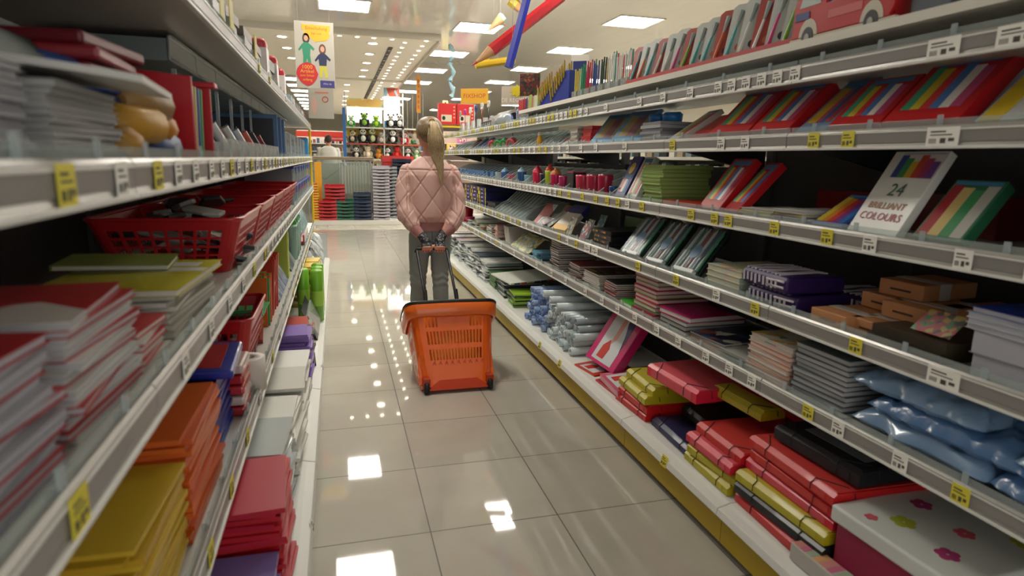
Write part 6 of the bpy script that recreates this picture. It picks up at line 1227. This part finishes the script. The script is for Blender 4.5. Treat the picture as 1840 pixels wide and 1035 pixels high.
P('header_picture', MB().box(.47, .86, .29, .30, 2.7, 2.9), MP(('c85a3a', '8ab0c8', 'e0d0b0', 'b84a34'), 6), ty); P('header_patches', MB().box(-.42, .42, .31, .33, 2.42, 2.62), MP(('d8b060', 'b8c080', 'c88a6a', 'e0d090'), 7), ty); P('blue_panel', MB().box(.46, .86, .3, .32, 1.94, 2.12), M('3a7fae', .45), ty)  # header panels in patches of colour, plain blue panel
P('peg_panel', MB().box(-.46, 1.35, .38, .4, 1.0, 1.95), MP(('b8b4a8', '8a3a30', '4a6a4a', 'd8d0b8', '3a3a40', 'c8a83c'), 16), ty)
tl = [(.36, 1.93, .75, ('3a9a3a', 'd8dcc8'), 'green and white plush toy left on the top toy shelf'), (.66, 1.93, .95, ('20242a', '7ab03a'), 'black and lime plush toy in the middle of the top toy shelf'), (.93, 1.93, .8, ('4a8a2c', 'a8c83a'), 'green plush toy right on the top toy shelf'), (1.28, 1.93, .95, ('17171b', 'f0efe9'), 'black and white plush animal before the blue panel'), (1.50, 1.93, 1.0, ('17171b', 'eceae4'), 'bigger black and white plush animal beside the blue panel'),
      (.40, 1.55, .85, ('2a2a2c', 'c9b89a'), 'tan plush with dark face, left of the middle toy shelf'), (.62, 1.55, 1.0, ('17171b', 'd8d8c8'), 'black plush animal in the centre of the middle toy shelf'), (.82, 1.55, 1.05, ('1c1c20', 'b8c08a'), 'black and sage plush animal on the middle toy shelf'), (1.05, 1.55, .8, ('8a7a70', 'd8cfc4'), 'beige plush bear on the middle toy shelf'), (1.32, 1.55, .95, ('17171b', 'eceae4'), 'spotted black white plush on the right of the middle toy shelf'), (1.6, 1.55, .8, ('b83048', 'c9c9c4'), 'red and grey plush on the middle toy shelf'),
      (.45, 1.18, .8, ('1a1a1e', 'e8e4d8'), 'plush animal on the low toy shelf, leftmost'), (.72, 1.18, .9, ('c8b89a', 'e8dcc8'), 'cream plush bear on the low toy shelf'), (.98, 1.18, .7, ('c87820', 'e0a040'), 'orange plush on the low toy shelf'), (1.20, 1.18, .8, ('1a1a1e', 'f0eee8'), 'round black and white plush right of the orange one'), (1.42, 1.18, .9, ('c01c20', 'd83a34'), 'bright red plush on the low toy shelf'), (1.68, 1.18, .8, ('1a1a1e', 'e4e6dc'), 'black white plush beside the red one'), (1.88, 1.18, .7, ('6aa04a', 'e0e4d0'), 'green and white plush, rightmost on the low toy shelf')]
for x, z, s, cc, lab in tl: plush(x*1.03, 16.02, z, s*1.3, lab, cc, rz=random.uniform(-.4, .4))
for i in range(7): 
    o = T('toy_box', f"bright toy box on the far rack behind the person, {ordw(i)} from the left", 'box', (1.72+.3*i, 16.6, 1.2+.22*(i % 3)), 0, 'far toy boxes'); P('box', MB().box(-.12, .12, 0, .2, 0, .2), M(['c83a34', '3a7ab0', 'e0d8c8', '2a8a4a', 'd8b83a', 'c86aa0', 'e6e2da'][i], .4), o, .004); P('window', MB().box(-.08, .08, -.002, 0, .04, .15), MP(('d8d4c8', '2a2a30', 'c84a3a'), 40, seed=i), o)
fr = T('toy_rack', 'far toy rack standing behind the person, right of the lit panels', 'rack', (2.6, 16.8, 0)); 
for z in (.9, 1.19, 1.41, 1.63): P('shelf_board', MB().box(-1.1, 1.1, -.2, .25, z-.02, z), M('c9c8c0', .4), fr)
P('back_panel', MB().box(-1.1, 1.1, .25, .27, 0, 1.95), M('c4a89c', .5), fr)
for i in range(5):
    o = T('balloon_toy', f"small round {['blue', 'yellow', 'green', 'white', 'brown'][i]} toy above the far rack", 'toy', (1.62+.13*i, 16.3, 1.75-.07*(i % 3)), 0); P('ball', MB().ball((0, 0, 0), .055, 8), M(['2a3a6a', 'd8b03a', '2a8a3a', 'e4e6e6', '8a6a4a'][i], .4), o); P('string', MB().tube([(0, 0, .05), (0, 0, 3.0-1.75+.07*(i % 3))], .003, 4), M('b0b0a8', .5), o)
# left far area: red header shelf with small goods, blue post
fl_ = T('far_rack', 'white far rack with long red header boards on the left', 'rack', (-.25, 17.6, 0)); P('red_header', MB().box(-.75, .55, -.02, .0, 1.72, 1.86), M('c83a24', .45), fl_); P('red_sign', MB().box(-.0, .5, -.05, -.03, 1.62, 1.74), M('b8242a', .45), fl_); link('lettering', text_mesh('WARENANGEBOT', .06, M('e0c8b8', .5)), fl_, (.25, -.052, 1.68), (PI/2, 0, 0))
for z in (.95, 1.15, 1.36, 1.56): P('shelf_board', MB().box(-.75, .55, 0, .4, z-.02, z), M('dcdad2', .4), fl_)
P('back_panel', MB().box(-.75, .55, .4, .42, 0, 1.9), M('cfcac0', .5), fl_)
for j, z in enumerate((.95, 1.15, 1.36, 1.56)):
    for i in range(13):
        c, nm = [('3a3c40', 'dark'), ('c8c4bc', 'pale'), ('3a5a7a', 'blue'), ('8a4a44', 'red brown')][(i*3+j) % 4]; o = P('small_box', MB().box(-.035, .035, 0, .1, 0, .07+.03*((i*7+j) % 3)), M(c, .4), None, 0, None, (-.93+.095*i, 17.65, z)); tag(o, f"{nm} small box on the far left rack, {ordw(i)} from left, {['lowest', 'second', 'third', 'top'][j]} board", 'box', 'small boxes on the far left rack')
o = T('blue_post', 'blue tall banner post left of the lit toy panels', 'post', (.20, 15.6, 0)); P('post', MB().box(-.035, .035, 0, .03, 0, 2.35), M('2a6ab0', .4), o)
# customer in a white coat
cu_ = T('person', 'distant person in a white coat with short dark hair, seen from behind', 'person', (-.165, 14.9, 0)); bd = MB()
ellip(bd, [(1.47, 0, .01, .03, .04), (1.50, 0, .01, .055, .065), (1.56, 0, 0, .07, .09), (1.63, 0, -.005, .07, .088), (1.68, 0, -.005, .04, .05), (1.69, 0, 0, .01, .01)]); bd.tube([(0, 0, 1.35), (0, 0, 1.5)], [.06, .05], 12); ellip(bd, [(.85, 0, 0, .16, .11), (1.0, 0, 0, .15, .1), (1.25, 0, 0, .18, .11), (1.38, 0, 0, .16, .09), (1.42, 0, 0, .07, .06)])
for s in (-1, 1): capsules(bd, [((s*.18, 0, 1.36), .05), ((s*.22, .03, 1.1), .042), ((s*.16, .18, .98), .03), ((s*.12, .26, 1.0), .035)]); capsules(bd, [((s*.09, 0, .88), .085), ((s*.1, 0, .5), .055), ((s*.1, 0, .09), .04)]); bd.ball((s*.1, .06, .04), (.045, .12, .04), 8)
for s in (-1, 1):
    for k in range(4): capsules(bd, [((s*.12-.02+.014*k, .28, 1.0), .009), ((s*.12-.02+.014*k, .33, .985), .008), ((s*.12-.02+.014*k, .345, .96), .007)], 6)
fused('body', bd, .008, SKIN, cu_, 3); ct = MB(); ellip(ct, [(.7, 0, 0, .2, .14), (.9, 0, 0, .18, .13), (1.1, 0, 0, .18, .125), (1.3, 0, 0, .205, .13), (1.4, 0, 0, .17, .1), (1.45, 0, 0, .075, .07)])
for s in (-1, 1): capsules(ct, [((s*.185, 0, 1.36), .062), ((s*.225, .03, 1.1), .055), ((s*.17, .16, .99), .042)])
fused('coat', ct, .009, M('dcdcd6', .6, bump=.2, bs=20), cu_, 4); hh_ = MB(); hh_.ball((0, -.012, 1.60), (.079, .096, .10), 10); P('hair', hh_, M('3a2a22', .6), cu_)
jn2 = MB(); ellip(jn2, [(.78, 0, 0, .15, .11), (.9, 0, 0, .16, .12)]); [capsules(jn2, [((s*.09, 0, .8), .09), ((s*.1, 0, .5), .065), ((s*.1, 0, .06), .055)]) for s in (-1, 1)]; fused('trousers', jn2, .01, M('34363c', .7), cu_, 3)
# ---------------------------------------------------------------- hanging decorations
def giant_pencil(p0, p1, r, col, lab, up=1, wires=True):
    """p0 = lead tip, p1 = flat end"""
    a, b = Vector(p0), Vector(p1); d = (b-a).normalized(); L = (b-a).length; o = T('giant_pencil', lab, 'decoration', p0); cone = r*4.2
    e = Vector((0, 0, 0)); P('shaft', MB().tube([d*cone, d*L], r, 6, smooth=False), M(col, .4), o); P('wood_cone', MB().tube([d*cone*.25, d*cone*1.01], [r*.25, r*.98], 12), M('b88a5c', .55), o); P('lead', MB().tube([e, d*cone*.25], [r*.03, r*.26], 10), M(col, .45), o)
    if wires:
        for t in (.45, .85): q = d*L*t; P('wire', MB().tube([q, (q.x, q.y, 3.0-a.z)], .0012, 4), M('9a9a98', .4, metal=.5), o)
    return o
giant_pencil((.957, 4.6, 1.883), (1.622, 4.6, 2.407), .042, 'b0141e', 'giant red pencil hanging slanted from the ceiling')
giant_pencil((1.345, 4.45, 2.46), (1.19, 4.45, 1.865), .033, '1c2a96', 'giant blue pencil hanging point up in front of the red one')
giant_pencil((1.60, 7.0, 2.57), (1.80, 7.0, 2.75), .055, '8fb8a0', 'giant mint green pencil stub hanging behind the red pencil')
giant_pencil((2.2, 7.2, 2.78), (1.93, 7.2, 2.98), .06, 'c8b02a', 'giant yellow pencil stub hanging close to the ceiling')
o = T('hanging_cutout', 'yellow bracket shaped cutout hanging behind the red pencil', 'decoration', (1.22, 5.1, 1.98)); P('bar', MB().tube([(-.13, 0, -.02), (.19, 0, .04)], .03, 8), M('c8a418', .4), o, .002); P('arm', MB().tube([(-.05, 0, .0), (.02, 0, .14)], .015, 6), M('d0ae20', .4), o); P('wire', MB().tube([(.05, 0, .03), (.05, 0, 1.02)], .0012, 4), M('9a9a98', .4), o)
# banners
def banner(x, y, z, w, h, lab, nm='hanging_banner'):
    o = T(nm, lab, 'banner', (x, y, z), 0); P('sheet', MB().box(-w/2, w/2, 0, .003, 0, h), M('9f9a8e', .5), o)
    for s in (-1, 1): P('wire', MB().tube([(s*w*.4, .001, h), (s*w*.4, .001, 3.0-z)], .0012, 4), M('9a9a98', .4), o)
    return o
bn = banner(-.165, 6.5, 1.86, .355, .60, 'hanging banner with yellow splash, two children and a red 1000 badge')
def blob(cx, cz, rx, rz, n, amp, seed=0): 
    r = random.Random(seed); return [(cx+rx*(1+amp*r.uniform(-1, 1))*math.cos(2*PI*k/n), cz+rz*(1+amp*r.uniform(-1, 1))*math.sin(2*PI*k/n)) for k in range(n)]
P('yellow_splash', MB().prism(blob(.03, .50, .115, .075, 22, .16, 4), 'y', -.002, -.0003).box(-.11, .145, -.0022, -.0003, .52, .57), M('c8981c', .5), bn)
link('lettering', text_mesh('Einschulung', .042, M('8a4a14', .5)), bn, (.02, -.0026, .54), (PI/2, 0, 0)); link('lettering', text_mesh('bei uns', .032, M('8a4a14', .5)), bn, (.02, -.0026, .495), (PI/2, 0, 0))
def kid(x, z, top, leg, hair, nm, k=1.35):
    e = lambda cx, cz, rx, rz, n=14: [(x+k*(cx+rx*math.cos(2*PI*i/n)), z+k*(cz+rz*math.sin(2*PI*i/n))) for i in range(n)]
    q = MB(); pg = lambda pts, y0, y1, mi: q.prism([(x+k*a, z+k*b) for a, b in pts], 'y', y0, y1, mi)
    pg([(-.026, 0), (-.008, 0), (.002, .06), (.014, 0), (.034, 0), (.022, .09), (-.022, .09)], -.0018, -.0003, 0)
    pg([(-.024, .08), (.024, .08), (.03, .15), (.012, .165), (-.012, .165), (-.03, .15)], -.0022, -.0003, 1)
    pg([(-.03, .15), (-.055, .115), (-.048, .105), (-.024, .13)], -.002, -.0003, 1); pg([(.03, .15), (.055, .125), (.048, .112), (.024, .13)], -.002, -.0003, 1)
    q.prism(e(0, .19, .024, .036), 'y', -.002, -.0003, 2); q.prism(e(0, .192, .014, .019), 'y', -.003, -.0003, 3)
    P(nm, q, [M(leg, .5), M(top, .5), M(hair, .5), M('b88a70', .5)], bn)
kid(-.075, .19, '2a7a5a', '2a7a5a', '3a2a24', 'child_print'); kid(.07, .10, '1f2344', 'b0a83a', '5a3a2c', 'child_print'); 
P('red_badge', MB().prism(blob(-.075, .13, .095, .105, 16, .06, 2), 'y', -.004, -.0025), M('b01c20', .5), bn)
for k, (t_, s_) in enumerate([('1000', .05), ('Artikel', .045), ('zum Schul-', .03), ('anfang', .034)]): link('lettering', text_mesh(t_, s_, M('c89a2c', .5)), bn, (-.075, -.0045, .19-.038*k), (PI/2, 0, 0))
P('violet_panel', MB().box(.04, .17, -.003, -.0005, .01, .075), M('34306a', .5), bn); link('lettering', text_mesh('Alles da', .024, M('a8a4c0', .5)), bn, (.105, -.0034, .045), (PI/2, 0, 0))
b2_ = banner(-.14, 7.2, 1.62, .26, .31, 'smaller pale hanging banner with a faded picture and red ring'); P('faded_figure', MB().prism(blob(-.07, .13, .028, .10, 14, .1, 5), 'y', -.002, -.0003), M('b89488', .5), b2_); m = MB(); m.tube([(.045+.028*math.cos(t), -.002, .2+.028*math.sin(t)) for t in [2*PI*k/16 for k in range(17)]], .005, 5, cap=False); P('ring_print', m, M('b8503c', .5), b2_); P('title_print', MB().box(-.06, .08, -.002, -.0003, .26, .275), M('b86a54', .5), b2_)
bo = banner(1.62, 13.0, 2.12, .10, .72, 'narrow orange banner hanging above the far rack'); P('orange_face', MB().box(-.05, .05, -.002, -.0003, 0, .72), M('c8862c', .5), bo); 
for k in range(6): P('letter_block', MB().box(-.02, .02, -.003, -.0015, .08+.1*k, .14+.1*k), M('a85a24', .5), bo)
bo.rotation_euler = (0, 0, .5)
for i, (x, z) in enumerate([(2.33, 2.42), (2.33, 2.29)]): o = T('hanging_number', f"pale yellow hanging number card, {['upper', 'lower'][i]} one", 'card', (x, 14.0, z-.07)); P('card', MB().box(-.06, .06, 0, .004, 0, .12), M('d0cc8c', .5), o); P('numeral', MB().prism([(.02*math.cos(t), .06+.028*math.sin(t)) for t in [2*PI*k/10 for k in range(10)]], 'y', -.002, 0), M('3a3a34', .5), o); P('wire', MB().tube([(0, .002, .12), (0, .002, 3.0-z+.07)], .002, 4), M('9a9a98', .4), o)
o = T('hanging_ribbon', 'pale blue spiral ribbon hanging beside the dropped ceiling', 'decoration', (1.76, 10.0, 2.18)); P('ribbon', MB().tube([(.03*math.sin(k*.9), .03*math.cos(k*.9), .04*k) for k in range(20)], [.025 if k % 3 else .045 for k in range(20)], 5), M('a8ccd8', .3, clear=.25), o)
